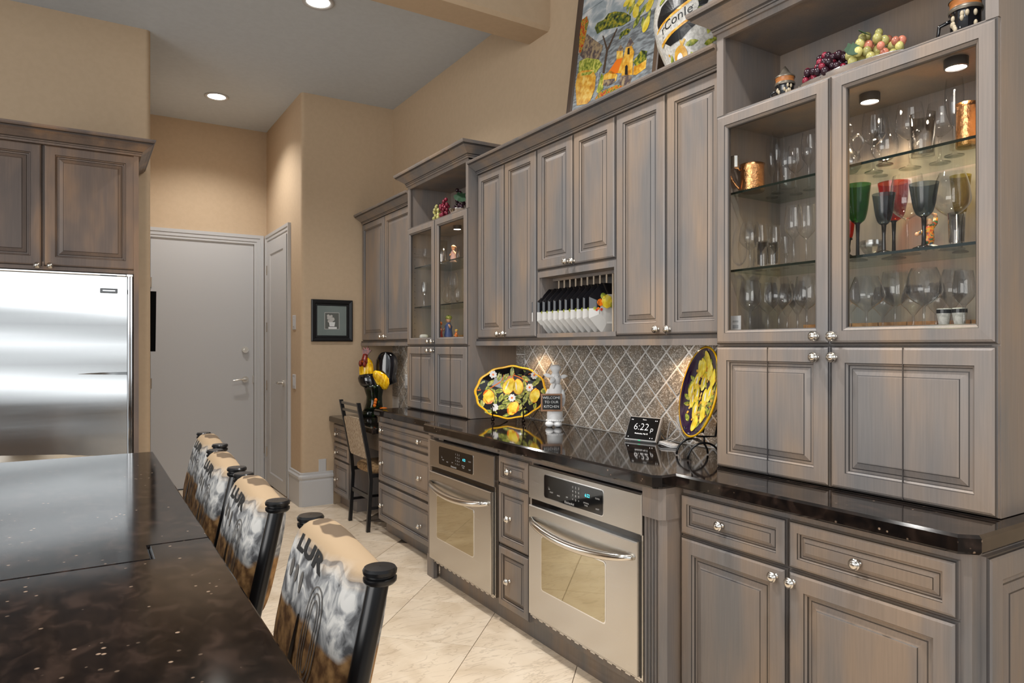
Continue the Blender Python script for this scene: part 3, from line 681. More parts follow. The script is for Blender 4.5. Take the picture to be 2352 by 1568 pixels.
# middle base with drawer stack, pilaster and oven openings
XB = 1.687
mb = thing('oven_cabinet', 'grey base run that houses both ovens, with three narrow drawers between them', 'cabinet', (1.95, 2.6, FL)); g = G()
g.box(XB + .03, WX - .004, 1.72, 3.585, .13, .80); g.box(XB, WX - .004, 1.72, 3.585, .835, CB - .002)
g.box(XB, XB + .03, 2.525, 2.81, .13, .835); g.box(XB, XB + .03, 3.54, 3.585, .045 + .0005, .835); g.box(XB, XB + .03, 1.72, 1.795, .13, .835)
g.box(XB, XB + .03, 1.795, 2.525, .13, .165); g.box(XB, XB + .03, 2.81, 3.54, .13, .145)
g.box(XB - .012, XB, 2.815, 3.585, .845, .862); g.box(XB - .012, XB, 1.80, 2.53, .845, .862); 
g.box(XB - .022, XB, 3.50, 3.583, FL + .0005, .17); g.box(XB - .02, XB, 3.545, 3.575, .17, .84)
build('cabinet_body', g, WM, mb)
g = G().box(XB + .02, WX - .02, 1.72, 3.50, FL + .0005, .13); build('toe_kick', g, WM, mb)
f = fnR(XB)
door('drawer', mb, f, 2.533, 2.800, .704, .838, knobs=(kb(1170, 1083, 1.66),), sc=.62)
door('drawer', mb, f, 2.533, 2.800, .418, .700, knobs=(kb(1169, 1192, 1.66),), sc=.7)
door('drawer', mb, f, 2.533, 2.800, .125, .414, knobs=(kb(1168, 1335, 1.66),), sc=.7)
# fluted pilaster, chamfered corner
pl = [(1.78, 1.706), (1.690, 1.706), (1.668, 1.722)]
yy = 1.722
for k in range(4):
    a = 1.728 + k * .0155; pl += [(1.668, a), (1.678, a + .003), (1.680, a + .006), (1.678, a + .009), (1.668, a + .012)]
pl += [(1.668, 1.795), (1.78, 1.795)]
g = G(); g.rings([[(x, y, FL + .001) for x, y in pl], [(x, y, .757) for x, y in pl]]); 
pc = [(1.78, 1.702), (1.680, 1.702), (1.660, 1.718), (1.660, 1.797), (1.78, 1.797)]
g.rings([[(x, y, .757) for x, y in pc], [(x, y, CB - .002) for x, y in pc]]); g.rings([[(x - .004 if x < 1.77 else x, y, FL + .001) for x, y in pc], [(x - .004 if x < 1.77 else x, y, .16) for x, y in pc]])
build('fluted_pilaster', g, WM, mb)
# left base with three wide drawers
lb = base('base_cabinet', 'grey base cabinet with three wide two-knob drawers left of the far oven', 3.595, 4.60, 1.775, CB - .002)
f = fnR(1.775); X = 1.75
door('drawer', lb, f, 3.70, 4.592, .700, .825, knobs=(kb(878, 988, X), kb(964, 1014, X)), sc=.75)
door('drawer', lb, f, 3.70, 4.592, .408, .695, knobs=(kb(878, 1063, X), kb(965, 1098, X)), sc=.8)
door('drawer', lb, f, 3.70, 4.592, .135, .403, knobs=(kb(878, 1160, X), kb(965, 1208, X)), sc=.8)
# desk drawers
db = base('desk_cabinet', 'small grey three-drawer cabinet under the far end of the desk', 5.22, 5.62, 1.775, .728)
door('drawer', db, f, 5.225, 5.61, .568, .715, knobs=(kb(774, 996, X),), sc=.7)
door('drawer', db, f, 5.225, 5.61, .428, .564, knobs=(kb(774, 1038, X),), sc=.7)
door('drawer', db, f, 5.225, 5.61, .145, .424, knobs=(kb(774, 1100, X),), sc=.8)

# ================================================================== OVENS
def oven(label, y0, y1, z0, z1):
    XO = XB; t = thing('wall_oven', label, 'oven', (1.69, (y0 + y1) / 2, z0), 'built-in ovens'); f = fnR(XO - .002)
    zc = z0 + (z1 - z0) * .775; w = y1 - y0; s = w / .715
    g = G().box(XO - .020, XO + .001, y0, y1, z0, z1); build('oven_body', g, [STEEL], t)
    g = G(); g.box(XO - .0205, XO - .0195, y0 + .016, y1 - .012, zc - .022, zc + .004); build('vent_gap', g, BGLASS, t)
    g = G(); ringpanel(g, f, y0, y1, zc + .004, z1, [(0, .018, 0), (0, .024, 0), (.003, .027, 0)]); cp = build('control_panel', g, STEEL, t)
    ya, yb = y0 + w * .29, y0 + w * .83; za, zb = zc + (z1 - zc) * .2, zc + (z1 - zc) * .84
    def rr(y0_, y1_, z0_, z1_, r_):
        o_ = []
        for cy, cz, a in ((y1_ - r_, z1_ - r_, 0), (y0_ + r_, z1_ - r_, 1), (y0_ + r_, z0_ + r_, 2), (y1_ - r_, z0_ + r_, 3)):
            for k in range(4): q = PI / 2 * (a + k / 3); o_.append((cy + r_ * math.cos(q), cz + r_ * math.sin(q)))
        return o_
    g = G().prism(rr(ya - .003, yb + .003, za - .003, zb + .003, .012), f, .026, .0282); build('display_bezel', g, CHROME, cp)
    g = G().prism(rr(ya, yb, za, zb, .010), f, .027, .0292); build('display_glass', g, BGLASS, cp)
    g = G(); ff = lambda cy, cz: (lambda a, b, o: f(cy - a, cz + b, .0296 + o)); W_ = yb - ya; H_ = zb - za
    P = lambda a, b: (yb - W_ * a, za + H_ * b)
    for ri, row in enumerate(('123', '456', '789', '<0>')):
        for ci, ch in enumerate(row): text_g(g, ch, .013, ff(*P(.52 + ci * .05, .80 - ri * .17)), 0)
    for a, b, tx in ((.10, .42, 'ALL'), (.14, .30, 'START'), (.09, .5, '- - -'), (.27, .25, 'BAKE'), (.42, .3, 'OFF'), (.92, .62, 'CLOCK'), (.92, .2, 'LIGHT'), (.74, .3, 'OPTIONS'), (.74, .2, 'TIMER')):
        text_g(g, tx, .008, ff(*P(a, b)), 0)
    text_g(g, 'KitchenAid', .014, ff(*P(.46, .08)), 0); text_g(g, '6:22', .018, ff(*P(.76, .62)), 1)
    build('panel_print', g, [PRINT, CYAN], cp, recalc=False)
    zd = zc - .022
    g = G(); ringpanel(g, f, y0 + .016, y1 - .012, z0 + .014, zd, [(0, .018, 0), (0, .032, 0), (.004, .036, 0)]); dr = build('oven_door', g, STEEL, t)
    g = G().box(XO - .0225, XO - .0195, y0 + .010, y0 + .016, z0 + .01, zc); build('door_gap', g, BGLASS, t)
    wa, wb = y0 + w * .26, y0 + w * .84; wz0, wz1 = z0 + (zd - z0) * .30, z0 + (zd - z0) * .76
    g = G().prism(rr(wa - .005, wb + .005, wz0 - .005, wz1 + .005, .014), f, .035, .0375); build('window_trim', g, CHROME, dr)
    g = G().prism(rr(wa, wb, wz0, wz1, .012), f, .036, .0385); build('oven_window', g, OVWIN, dr)
    # bowed bar handle
    zh = zd - .058; n = 14; pts = []; rad = []
    for k in range(n + 1):
        q = -1 + 2 * k / n; yy = (y0 + y1) / 2 + q * (w / 2 - .035); pts.append((XO - .040 - .042 * (1 - q * q) ** .6 - .002, yy, zh - .030 * (1 - q * q))); rad.append(.010 + .007 * (1 - q ** 4))
    g = G().tube(pts, rad, 12); build('handle', g, NICKEL, dr, smooth=True)
    g = G()
    for k in range(14): yk = y0 + .03 + k * (w - .06) / 13; g.box(XO - .020, XO - .012, yk - .014, yk + .014, z0 - .006, z0 + .001)
    build('vent_louvre', g, STEEL, t, kind='stuff'); return t
oven('farther built-in stainless steel wall oven, next to the wide drawers', 2.818, 3.535, .148, .826)
oven('nearer built-in stainless steel wall oven, beside the fluted corner post', 1.800, 2.518, .170, .830)

# ================================================================== FRIDGE + CABINET + TV
fY = lambda Y: (lambda a, z, o: (a, Y - o, z))
fc = thing('fridge_cabinet', 'dark brown cabinet with two doors and crown over the refrigerator', 'cabinet', (-.2, 4.7, 1.75), )
g = G().box(-.70, .262, 4.422, 5.055, 1.79, 2.43); g.box(.237, .262, 4.40, 5.055, FL + .0005, 2.43); g.box(-.70, .237, 4.41, 4.422, 1.757, 1.80); g.box(-.72, -.70, 4.40, 5.055, FL + .0005, 2.43)
build('cabinet_body', g, WMF, fc)
f = fY(4.422)
door('door', fc, f, -.183, .250, 1.775, 2.425, WMF, knobs=(onY(115, 610, 4.39),)); door('door', fc, f, -.62, -.187, 1.775, 2.425, WMF, knobs=(onY(85, 609, 4.39),))
crown(fc, [(-.72, 4.397), (.264, 4.397), (.264, 5.055)], 2.42, WMF); gq = G().box(-.72, .264, 4.397, 5.05, 2.4205, 2.425); build('top_board', gq, WMF, fc)
fr = thing('refrigerator', 'wide stainless steel built-in refrigerator left of the white door', 'refrigerator', (-.2, 4.7, FL))
g = G().box(-.695, .233, 4.44, 5.05, FL + .001, 1.755); build('fridge_body', g, BLACK, fr)
# gently uneven steel skin
g = G(); nx, nz = 16, 30; vs = []; fs = []
for k in range(nz + 1):
    for i in range(nx + 1):
        x = -.69 + i * (.205 + .69) / nx; z = .12 + (1.738 - .12) * k / nz; e = .0035 * math.sin(z * 11 + x * 1.2) + .0022 * math.sin(z * 27 + x * 1.7 + 1)
        vs.append((x, 4.405 + e, z))
for k in range(nz):
    for i in range(nx): a = k * (nx + 1) + i; fs.append((a, a + 1, a + nx + 2, a + nx + 1))
g.add(vs, fs); g.box(-.69, .205, 4.409, 4.44, .12, 1.738); fd = build('fridge_door', g, STEELF, fr, recalc=False)
for p in fd.data.polygons: p.use_smooth = True
g = G().rbox(.207, .219, 4.395, 4.45, .12, 1.745, .003); g.rbox(.221, .232, 4.40, 4.45, .12, 1.745, .003); build('edge_trim', g, CHROME, fr)
g = G().rbox(-.695, .20, 4.40, 4.44, 1.741, 1.753, .003); g.rbox(.20, .234, 4.395, 4.44, 1.739, 1.754, .003); build('top_trim', g, CHROME, fr)
lx0, lz0 = onY(230, 672, 4.40); lx1, lz1 = onY(270, 664, 4.40)
g = G().rbox(lx0, lx1, 4.392, 4.404, lz0, lz1 + .002, .002); g.box(lx0 + .012, lx1 - .012, 4.3905, 4.393, lz0 + .010, lz0 + .015, 1); build('name_badge', g, [BGLASS, CHROME], fd)
g = G().box(-.69, .23, 4.42, 4.44, FL + .002, .11); build('kick_grille', g, BLACK, fr)
tv = thing('television', 'black flat screen seen edge-on, on the wall end beside the white door', 'television', (.40, 5.6, 1.3))
g = G(); g.add([(.374, 5.22, 1.722), (.416, 5.22, 1.722), (.374, 5.92, 1.722), (.416, 5.92, 1.722), (.374, 5.22, 1.315), (.411, 5.22, 1.315), (.374, 5.92, 1.315), (.411, 5.92, 1.315)], [(0, 1, 3, 2), (4, 6, 7, 5), (0, 4, 5, 1), (2, 3, 7, 6), (0, 2, 6, 4), (1, 5, 7, 3)]); build('screen_panel', g, mat('dull_black_plastic', (.002, .002, .002), .9, 0, .1), tv)
g = G().box(.3705, .376, 5.5, 5.65, 1.45, 1.6); build('wall_bracket', g, BLACK, tv)
# framed picture on the desk wall
pf = thing('framed_picture', 'black framed small floral print hanging on the tan wall', 'picture', (1.746, WY, 1.56)); f = lambda a, z, o: (a, WY - o, z)
a0, a1, z0, z1 = 1.574, 1.919, 1.39, 1.735
P = [(0, .001, 0), (0, .022, 0), (.008, .026, 0), (.030, .022, 0), (.036, .012, 0), (.048, .012, 0), (.050, .008, 0)]
rs = [[f(a0 + i, z0 + i, o), f(a1 - i, z0 + i, o), f(a1 - i, z1 - i, o), f(a0 + i, z1 - i, o)] for i, o, _ in P]
g = G(); g.rings(rs, 0, cap0=True, cap1=False); build('frame', g, BLACK, pf)
g = G().box(a0 + .048, a1 - .048, WY - .008, WY - .006, z0 + .048, z1 - .048); build('mat_board', g, mat('grey_green_mat', s2l(122, 132, 130), .12), pf)
ca, cz = (a0 + a1) / 2, (z0 + z1) / 2 - .002
g = G().box(ca - .062, ca + .062, WY - .0092, WY - .008, cz - .07, cz + .07, 0); g.box(ca - .058, ca + .058, WY - .0098, WY - .009, cz - .066, cz + .066, 1)
for k in range(9):
    a, b, r_ = ca + R.uniform(-.035, .035), cz + R.uniform(-.01, .05), R.uniform(.01, .017); g.prism([(a + r_ * math.cos(q), b + r_ * math.sin(q)) for q in [PI / 4 * j for j in range(8)]], f, .0098, .0104 + k * .00002, 0)
g.prism([(ca - .02, cz - .045), (ca + .02, cz - .045), (ca + .026, cz - .01), (ca - .026, cz - .01)], f, .0098, .0106, 2); g.box(ca - .03, ca + .04, WY - .0103, WY - .0095, cz - .066, cz - .050, 2)
build('flower_print', g, [mat('pale_print', s2l(190, 186, 182), .4), mat('grey_print', s2l(96, 98, 94), .4), PRINT], pf)
g = G().add; gg = G(); gg.add([f(a0 + .046, z0 + .046, .011), f(a1 - .046, z0 + .046, .011), f(a1 - .046, z1 - .046, .011), f(a0 + .046, z1 - .046, .011)], [(0, 1, 2, 3)]); build('glazing', gg, PANE, pf)

# ================================================================== ISLAND
isl = thing('kitchen_island', 'large island with polished dark granite top in the left foreground', 'island', (-.4, 1.8, FL))
JY = 1.585
GRANI = GRAN.copy(); GRANI.name = 'island_granite'; GRANI.node_tree.nodes['Principled BSDF'].inputs['Specular IOR Level'].default_value = .18; GRANI.node_tree.nodes['Principled BSDF'].inputs['Roughness'].default_value = .1
g = slab([(-1.05, .25), (.2437, .25), (.2437, 1.6955), (.12, 1.6955), (.12, JY), (-1.05, JY)], CB, CT, .004)
build('granite_slab', g, GRANI, isl)
g = slab([(-1.05, JY + .0012), (.1188, JY + .0012), (.1188, 1.6967), (.2437, 1.6967), (.2437, 3.2), (-1.05, 3.2)], CB, CT, .004); build('granite_slab', g, GRANI, isl)
g = G().box(-1.0, -.12, .35, 3.1, FL + .001, CB - .001); build('cabinet_body', g, WMF, isl)

# ================================================================== STOOLS
def stool():
    t = thing('bar_stool', 'x', 'stool', (0, 0, 0), 'bar stools at the island'); local(t)
    lean = lambda z: -.22 * (.97 - z) if z > .6 else -.22 * .37
    PY = .187
    for s in (-1, 1):
        g = G().tube([(-.03, s * .2, .0), (-.07, s * .19, .45), (lean(.6), s * PY, .6), (lean(.78), s * PY, .78), (lean(.95), s * PY, .95)], .0165, 14)
        build('back_post', g, BLACKM, t, smooth=True, auto=True)
        g = G().lathe([(.001, .948), (.0225, .948), (.0255, .952), (.0255, .957), (.022, .959), (.022, .961), (.0255, .963), (.0262, .968), (.0235, .972), (.001, .973)], (lean(.96), s * PY, 0), 20); build('post_cap', g, BLACKM, t, smooth=True, auto=True)
        g = G().tube([(-.40, s * .165, .585), (-.42, s * .19, 0)], .014, 10); build('front_leg', g, BLACKM, t, smooth=True)
    g = G(); g.tube([(-.055, -.19, .25), (-.055, .19, .25)], .009); g.tube([(-.41, -.18, .2), (-.41, .18, .2)], .011); g.tube([(-.06, .19, .25), (-.41, .18, .22)], .009); g.tube([(-.06, -.19, .25), (-.41, -.18, .22)], .009); build('footrest', g, BLACKM, t)
    g = G().rbox(-.41, -.075, -.19, .19, .575, .60, .008); build('seat_frame', g, BLACKM, t)
    rs = []
    for k, (z, q) in enumerate(((.60, .96), (.612, 1.0), (.635, 1.0), (.65, .95), (.656, .8))):
        rs.append([(-.2425 + .17 * q * math.copysign(abs(math.cos(a)) ** .5, math.cos(a)), .19 * q * math.copysign(abs(math.sin(a)) ** .5, math.sin(a)), z) for a in [2 * PI * j / 24 for j in range(24)]])
    g = G().rings(rs); build('seat_cushion', g, BURL, t, smooth=True)
    # upholstered back
    zc, hz, n, K = .835, .135, 28, 18
    def surf(ty, ang, ex=0.0):
        y = .022 + .2 * ty; q = (1 - abs(ty) ** 5) ** .42 if abs(ty) < 1 else .03; q = max(q, .12)
        c_, s_ = math.cos(ang), math.sin(ang); hzz = hz * (.94 + .06 * math.sqrt(max(0, 1 - ty * ty))) * (q ** .35)
        z = zc + (hzz + ex) * math.copysign(abs(s_) ** .55, s_) + .006 * math.sin(3 * ty)
        x = lean(z) + .006 + (.043 * q + ex) * math.copysign(abs(c_) ** .6, c_)
        return (x, y, z)
    rs = [[surf(-1 + 2 * i / K, 2 * PI * j / n) for j in range(n)] for i in range(K + 1)]
    g = G().rings(rs); bk = build('back_cushion', g, FAB, t, smooth=True)
    # printed block letters running along the top of the face
    g = G()
    def onf(a, b, o):   # a along -y (reads towards camera), b up the face
        ang = PI - .92 + (-b) * 0 ; ty = -(a) / .2 + .18
        ang = PI - (.62 + b / .10 * .55); return surf(ty, ang, .0012)
    text_g(g, 'LUR', .085, onf, 0, thin=-.045)
    for (a, b, ra, rb_) in ((-.07, -.075, .011, .02), (-.035, -.078, .009, .018), (.0, -.082, .008, .02)):
        vs = [onf(a + ra * math.cos(q), b + rb_ * math.sin(q), 0) for q in [PI / 5 * j for j in range(10)]]; g.add(vs, [tuple(range(10))], 1)
    for ra, rb_ in ((.014, .034), (.024, .048), (.036, .062)):
        N_ = 26; vs = []
        for j in range(N_):
            q_ = 2 * PI * j / N_; vs += [onf(.098 + ra * math.cos(q_), -.115 + rb_ * math.sin(q_), 0), onf(.098 + (ra + .0035) * math.cos(q_), -.115 + (rb_ + .0035) * math.sin(q_), 0)]
        g.add(vs, [(2 * j, 2 * j + 1, (2 * j + 3) % (2 * N_), (2 * j + 2) % (2 * N_)) for j in range(N_)], 1)
    build('letter_print', g, [mat('black_ink', (.01, .01, .01), .7), mat('grey_ink', s2l(92, 88, 84), .7)], bk, recalc=False)
    # black wedge down the middle of the face
    g = G(); vs = []
    for k in range(7):
        z = .71 + .022 * k; w_ = .016 * (1 - k / 7.5)
        vs += [(lean(z) - .0385, .03 - w_, z), (lean(z) - .0385, .03 + w_, z)]
    g.add([(x - .0005, y, z) for x, y, z in vs] + [(x + .01, y, z) for x, y, z in vs], [(2 * k, 2 * k + 1, 2 * k + 3, 2 * k + 2) for k in range(6)] + [(14 + 2 * k, 14 + 2 * k + 2, 14 + 2 * k + 3, 14 + 2 * k + 1) for k in range(6)]); build('black_wedge', g, BLACKM, t)
    return t
st = stool()
sl = ['nearest bar stool with printed fabric back and black posts', 'second bar stool from the camera, printed fabric back', 'third bar stool from the camera, printed fabric back', 'farthest bar stool, printed fabric back, near the white door']
for i, (x, y) in enumerate(((.382, 1.173), (.358, 1.717), (.360, 2.195), (.395, 2.697))):
    o = st if i == 0 else copy_tree(st, (x, y, FL)); o.location = (x, y, FL); o['label'] = sl[i]

# ================================================================== DESK CHAIR
ch = thing('desk_chair', 'black metal chair with oatmeal upholstered back and seat at the desk', 'chair', (1.85, 4.81, FL))
for s, y in ((1, 5.0), (-1, 4.62)):
    pts = [(1.69, FL + .001), (1.711, .40), (1.697, .547), (1.62, .955)]
    g = G(); rs = [[(x - .011, y - .011, z), (x + .014, y - .011, z), (x + .014, y + .011, z), (x - .011, y + .011, z)] for x, z in pts]; g.rings(rs); build('back_post', g, BLACK, ch)
    g = G(); rs = [[(x - .011, y - .011, z), (x + .011, y - .011, z), (x + .011, y + .011, z), (x - .011, y + .011, z)] for x, z in ((2.09, FL + .001), (2.06, .44))]; g.rings(rs); build('front_leg', g, BLACK, ch)
    g = G().box(1.70, 2.07, y - .009, y + .009, .425, .45); build('side_rail', g, BLACK, ch); g = G().box(1.70, 2.08, y - .007, y + .007, .20, .218); build('stretcher', g, BLACK, ch)
g = G().box(1.700, 1.716, 4.62, 5.0, .27, .30); build('stretcher', g, BLACK, ch)
for z, x in ((.935, 1.625), (.885, 1.634)):
    g = G().box(x - .006, x + .006, 4.63, 4.99, z - .009, z + .009); build('back_slat', g, mat('brushed_rail', s2l(120, 112, 100), .35, .6), ch)
rs = []
for z, q in ((.555, .90), (.57, 1), (.82, 1), (.835, .9)):
    x = 1.697 + (z - .547) * (1.62 - 1.697) / .408
    rs.append([(x + dx, 4.81 + dy * q, z - .03 * (dy > 0) * 0) for dx, dy in ((-.008, -.172), (-.008, .172), (.012, .178), (.03, .15), (.034, 0), (.03, -.15), (.012, -.178))])
g = G().rings(rs); build('backrest', g, BURL, ch)
rs = []
for z, q in ((.45, .97), (.465, 1), (.485, .98), (.503, .88), (.51, .6)):
    rs.append([(1.895 + .185 * q * math.copysign(abs(math.cos(a)) ** .5, math.cos(a)), 4.81 + .195 * q * math.copysign(abs(math.sin(a)) ** .5, math.sin(a)), z) for a in [2 * PI * j / 24 for j in range(24)]])
g = G().rings(rs); build('seat', g, SEATB, ch, smooth=True)

# ================================================================== COUNTER ITEMS
def frame_axes(dirx, lean_deg=0):     # returns fn(a,b,o) with a along dir, b up the leaning face, o outwards
    d = Vector((dirx[0], dirx[1], 0)).normalized(); n = Vector((d.y, -d.x, 0))
    if n.x > 0: n = -n
    L = math.radians(lean_deg); up = Vector((0, 0, 1)) * math.cos(L) - n * math.sin(L); nn = n * math.cos(L) + Vector((0, 0, 1)) * math.sin(L)
    return d, up, nn
def placed(c, d, up, nn): 
    c = Vector(c); return lambda a, b, o: tuple(c + d * a + up * b + nn * o)
def leafpoly(cx, cy, L, w, ang): 
    pts = []
    for t_, s in [(0, 0), (.2, .7), (.45, 1), (.75, .7), (1, 0), (.75, -.7), (.45, -1), (.2, -.7)]:
        a, b = (t_ - .5) * L, s * w / 2; pts.append((cx + a * math.cos(ang) - b * math.sin(ang), cy + a * math.sin(ang) + b * math.cos(ang)))
    return pts
def lemonpoly(cx, cy, L, w, ang):
    pts = []
    for k in range(16):
        q = 2 * PI * k / 16; r_ = 1 + .12 * max(0, math.cos(q)) ** 8; a, b = L / 2 * math.cos(q) * r_, w / 2 * math.sin(q)
        pts.append((cx + a * math.cos(ang) - b * math.sin(ang), cy + a * math.sin(ang) + b * math.cos(ang)))
    return pts
def daisy(g, fn, cx, cy, r_, o, mw, mo):
    pts = []
    for k in range(32): q = 2 * PI * k / 32; s = r_ * (1 - .22 * (k % 4 == 0)); pts.append((cx + s * math.cos(q), cy + s * math.sin(q)))
    g.prism(pts, fn, o - .0008, o, mw); g.prism([(cx + r_ * .3 * math.cos(PI / 4 * k), cy + r_ * .3 * math.sin(PI / 4 * k)) for k in range(8)], fn, o, o + .0003, mo)
# oval lemon platter on an easel
pt = thing('serving_platter', 'oval scalloped black platter painted with lemons and daisies', 'plate', (2.09, 3.35, .93))
d, up, nn = frame_axes((.6, -.8), 14); C0 = (2.092, 3.372, .932 + .153); fp = placed(C0, d, up, nn)
def oval(s, o, rx=.222, ry=.155, n=64):
    out = []
    for k in range(n):
        q = 2 * PI * k / n; w = 1 + .018 * math.cos(q * 12); out.append(fp(rx * s * w * math.cos(q), ry * s * w * math.sin(q), o))
    return out
g = G().rings([oval(.5, -.022), oval(.75, -.016), oval(1, 0), oval(1.01, .004), oval(.985, .006), oval(.945, .001), oval(.74, -.008), oval(.70, -.012), oval(.02, -.013)], [0, 0, 1, 1, 1, 0, 0, 0], cap0=True, cap1=True)
build('platter_body', g, [CERB, RIMY], pt, smooth=True)
def dep(a, b): # dish depth at a point
    r_ = math.hypot(a / .222, b / .155); return -.013 + (.001 if r_ < .7 else 0) + (max(0, r_ - .70) * .052)
fd_ = lambda a, b, o: fp(a, b, dep(a, b) + .0015 + o)
g = G(); U = lambda x, y: ((x - 885) / 1640 * .444, -(y - 700) / 1220 * .31)
g2 = G()
br = [((120, 680), (420, 600), (640, 450), (900, 290)), ((640, 450), (690, 320), (680, 200)), ((900, 290), (1050, 340), (1250, 450)), ((900, 290), (1040, 150)), ((1100, 330), (1320, 260)), ((900, 290), (905, 390))]
for b_ in br:
    P_ = [U(*p) for p in b_]
    for p, q in zip(P_, P_[1:]):
        v = Vector(q) - Vector(p); nrm = Vector((-v.y, v.x)).normalized() * .0028
        for k in range(3):
            s0, s1 = Vector(p) + v * k / 3, Vector(p) + v * (k + 1) / 3; g.prism([tuple(s0 + nrm), tuple(s1 + nrm), tuple(s1 - nrm), tuple(s0 - nrm)], fd_, -.0008, .0002, 1)
lv = [(210, 540, 60), (390, 490, 40), (590, 330, 75), (740, 330, 60), (880, 220, 85), (1100, 240, 20), (1210, 370, -20), (1440, 470, 30), (1550, 560, -10), (1620, 650, -40), (180, 820, 70), (260, 960, 100), (390, 1040, 80), (480, 700, -40), (620, 670, 10), (670, 830, 70), (680, 520, 110), (800, 780, 50), (800, 920, 20), (860, 1000, 45), (1060, 880, -30), (1090, 790, 20), (1150, 700, 80), (1180, 520, 100), (1230, 830, 80), (1300, 700, 95), (1350, 900, 110), (1150, 1010, 60), (1330, 1050, 40), (1220, 1130, 70), (850, 1210, 15), (640, 1150, -30), (720, 1040, 5), (540, 880, 100), (1450, 1000, 80), (450, 1160, 10), (1080, 1160, 80), (1480, 360, -30), (1230, 640, 20), (330, 620, -20)]
for x, y, an in lv:
    a, b = U(x, y); g.prism(leafpoly(a, b, .060, .029, math.radians(an)), fd_, -.0006, .0004, 2); 
    gx = leafpoly(a, b, .055, .003, math.radians(an)); g.prism(gx, fd_, .0004, .0006, 0)
for x, y, L, w, an in ((830, 560, .094, .070, 70), (1040, 570, .086, .062, 100), (380, 820, .084, .070, 105), (1440, 760, .080, .060, 80), (970, 1070, .078, .066, 60)):
    a, b = U(x, y); g.prism(lemonpoly(a, b, L * 1.06, w * 1.07, math.radians(an)), fd_, .0002, .0008, 1); g.prism(lemonpoly(a, b, L, w, math.radians(an)), fd_, .0008, .0012, 3)
    g.prism(lemonpoly(a - .012, b + .004, L * .55, w * .12, math.radians(an)), fd_, .0012, .0014, 4)
for x, y in ((450, 300), (1400, 300), (1305, 575), (925, 825), (550, 1060)):
    a, b = U(x, y); daisy(g, fd_, a, b, .023, .0018, 4, 1)
build('painted_pattern', g, [GLAZE, ORANGE, LEAFP, LEMON, PRINT], pt)
ez = thing('plate_easel', 'dark twisted metal easel holding the oval lemon platter', 'stand', (2.08, 3.36, CT))
for s in (-1, 1):
    a = s * .095; g = G(); q = placed((2.092, 3.372, CT), d, Vector((0, 0, 1)), Vector((nn.x, nn.y, 0)).normalized())
    g.tube([q(a, .085, .018), q(a - .006, .1, .034), q(a, .082, .046), q(a + .002, .055, .040), q(a, .02, .036), q(a, .009, .034)], .004, 8)
    g.ell(q(a, .012, .034), .011, .011, .011, 10, 6); g.tube([q(a, .03, .036), q(a * .8, .03, -.02), q(a * .5, .009, -.075)], .004, 8); g.tube([q(a, .03, -.0), q(a * .6, .14, -.045)], .004, 8)
    build('easel_leg', g, mat('dark_bronze_iron', (.02, .012, .009), .25, .8) if s < 0 else bpy.data.materials['dark_bronze_iron'], ez, smooth=True)
# chef figurine with chalkboard
cf = thing('chef_figurine', 'white plaster animal chef statuette holding a welcome board', 'figurine', (2.17, 3.03, CT))
dR = Vector((CS, -SN, 0)); dN = Vector((-SN, -CS, 0)); cb_ = Vector((2.165, 3.03, CT)); q = lambda a, b, o=0: tuple(cb_ + dR * a + Vector((0, 0, b)) + dN * o)
def lof(g, prof, m=0, n=18, sq=1.0):
    rs = []
    for a, b, ra, rb_, *o in prof:
        oo = o[0] if o else 0
        rs.append([q(a + ra * math.cos(t), b, oo + rb_ * math.sin(t)) for t in [2 * PI * j / n for j in range(n)]])
    g.rings(rs, m)
g = G(); lof(g, [(0, .030, .034, .028), (0, .034, .044, .034), (0, .07, .043, .034), (.002, .115, .036, .030), (.003, .16, .036, .03), (.004, .20, .038, .03), (.005, .225, .030, .026), (.005, .236, .018, .018)]); build('body', g, CERG, cf, smooth=True)
g = G()
for k in range(24):
    t_ = 2 * PI * k / 24; g.ell(q(.0445 * math.cos(t_), .036, .0345 * math.sin(t_)), .006, .006, .005, 6, 4)
build('apron_hem', g, CERG, cf, smooth=True)
for a in (-.026, .018):
    g = G(); g.ell(q(a - .004, .017, .016), .023, .026, .017, 14, 8); g.ell(q(a, .012, -.01), .016, .02, .012, 10, 6); build('shoe', g, CERG, cf, smooth=True)
g = G(); lof(g, [(.004, .228, .018, .018), (.004, .24, .026, .027), (.004, .262, .028, .029), (.004, .285, .023, .024), (.004, .292, .018, .018)]); 
rs = []
for k, (z, r_, o) in enumerate(((.262, .017, .015), (.255, .015, .032), (.246, .011, .05), (.243, .004, .055))):
    rs.append([q(-.008 - k * .006 + r_ * math.cos(t), z + r_ * .8 * math.sin(t), o) for t in [2 * PI * j / 12 for j in range(12)]])
g.rings(rs); lof(g, [(-.006, .238, .010, .009, .026), (-.008, .222, .006, .006, .030), (-.01, .208, .002, .002, .03)], n=10)
for s_ in (-1, 1): g.ell(q(.004 + s_ * .010, .274, .026), .0035, .0035, .0035, 8, 5)
build('head', g, CERG, cf, smooth=True)
for s_ in (-1, 1):
    g = G(); rs = []
    for k, (L, w_) in enumerate(((0, .006), (.012, .012), (.026, .011), (.042, .002))):
        c_ = (s_ * (.024 + L) + .004, .268 + .008 * k / 3 + (.006 if s_ < 0 else -.0), .0); rs.append([q(c_[0], c_[1] + w_ * math.cos(t), w_ * .4 * math.sin(t)) for t in [2 * PI * j / 10 for j in range(10)]])
    g.rings(rs); build('ear', g, CERG, cf, smooth=True)
g = G(); lof(g, [(.004, .288, .019, .019), (.004, .300, .020, .020), (.004, .306, .026, .026), (.004, .318, .031, .030), (.005, .330, .026, .026), (.006, .336, .012, .012)]); build('chef_hat', g, CERG, cf, smooth=True)
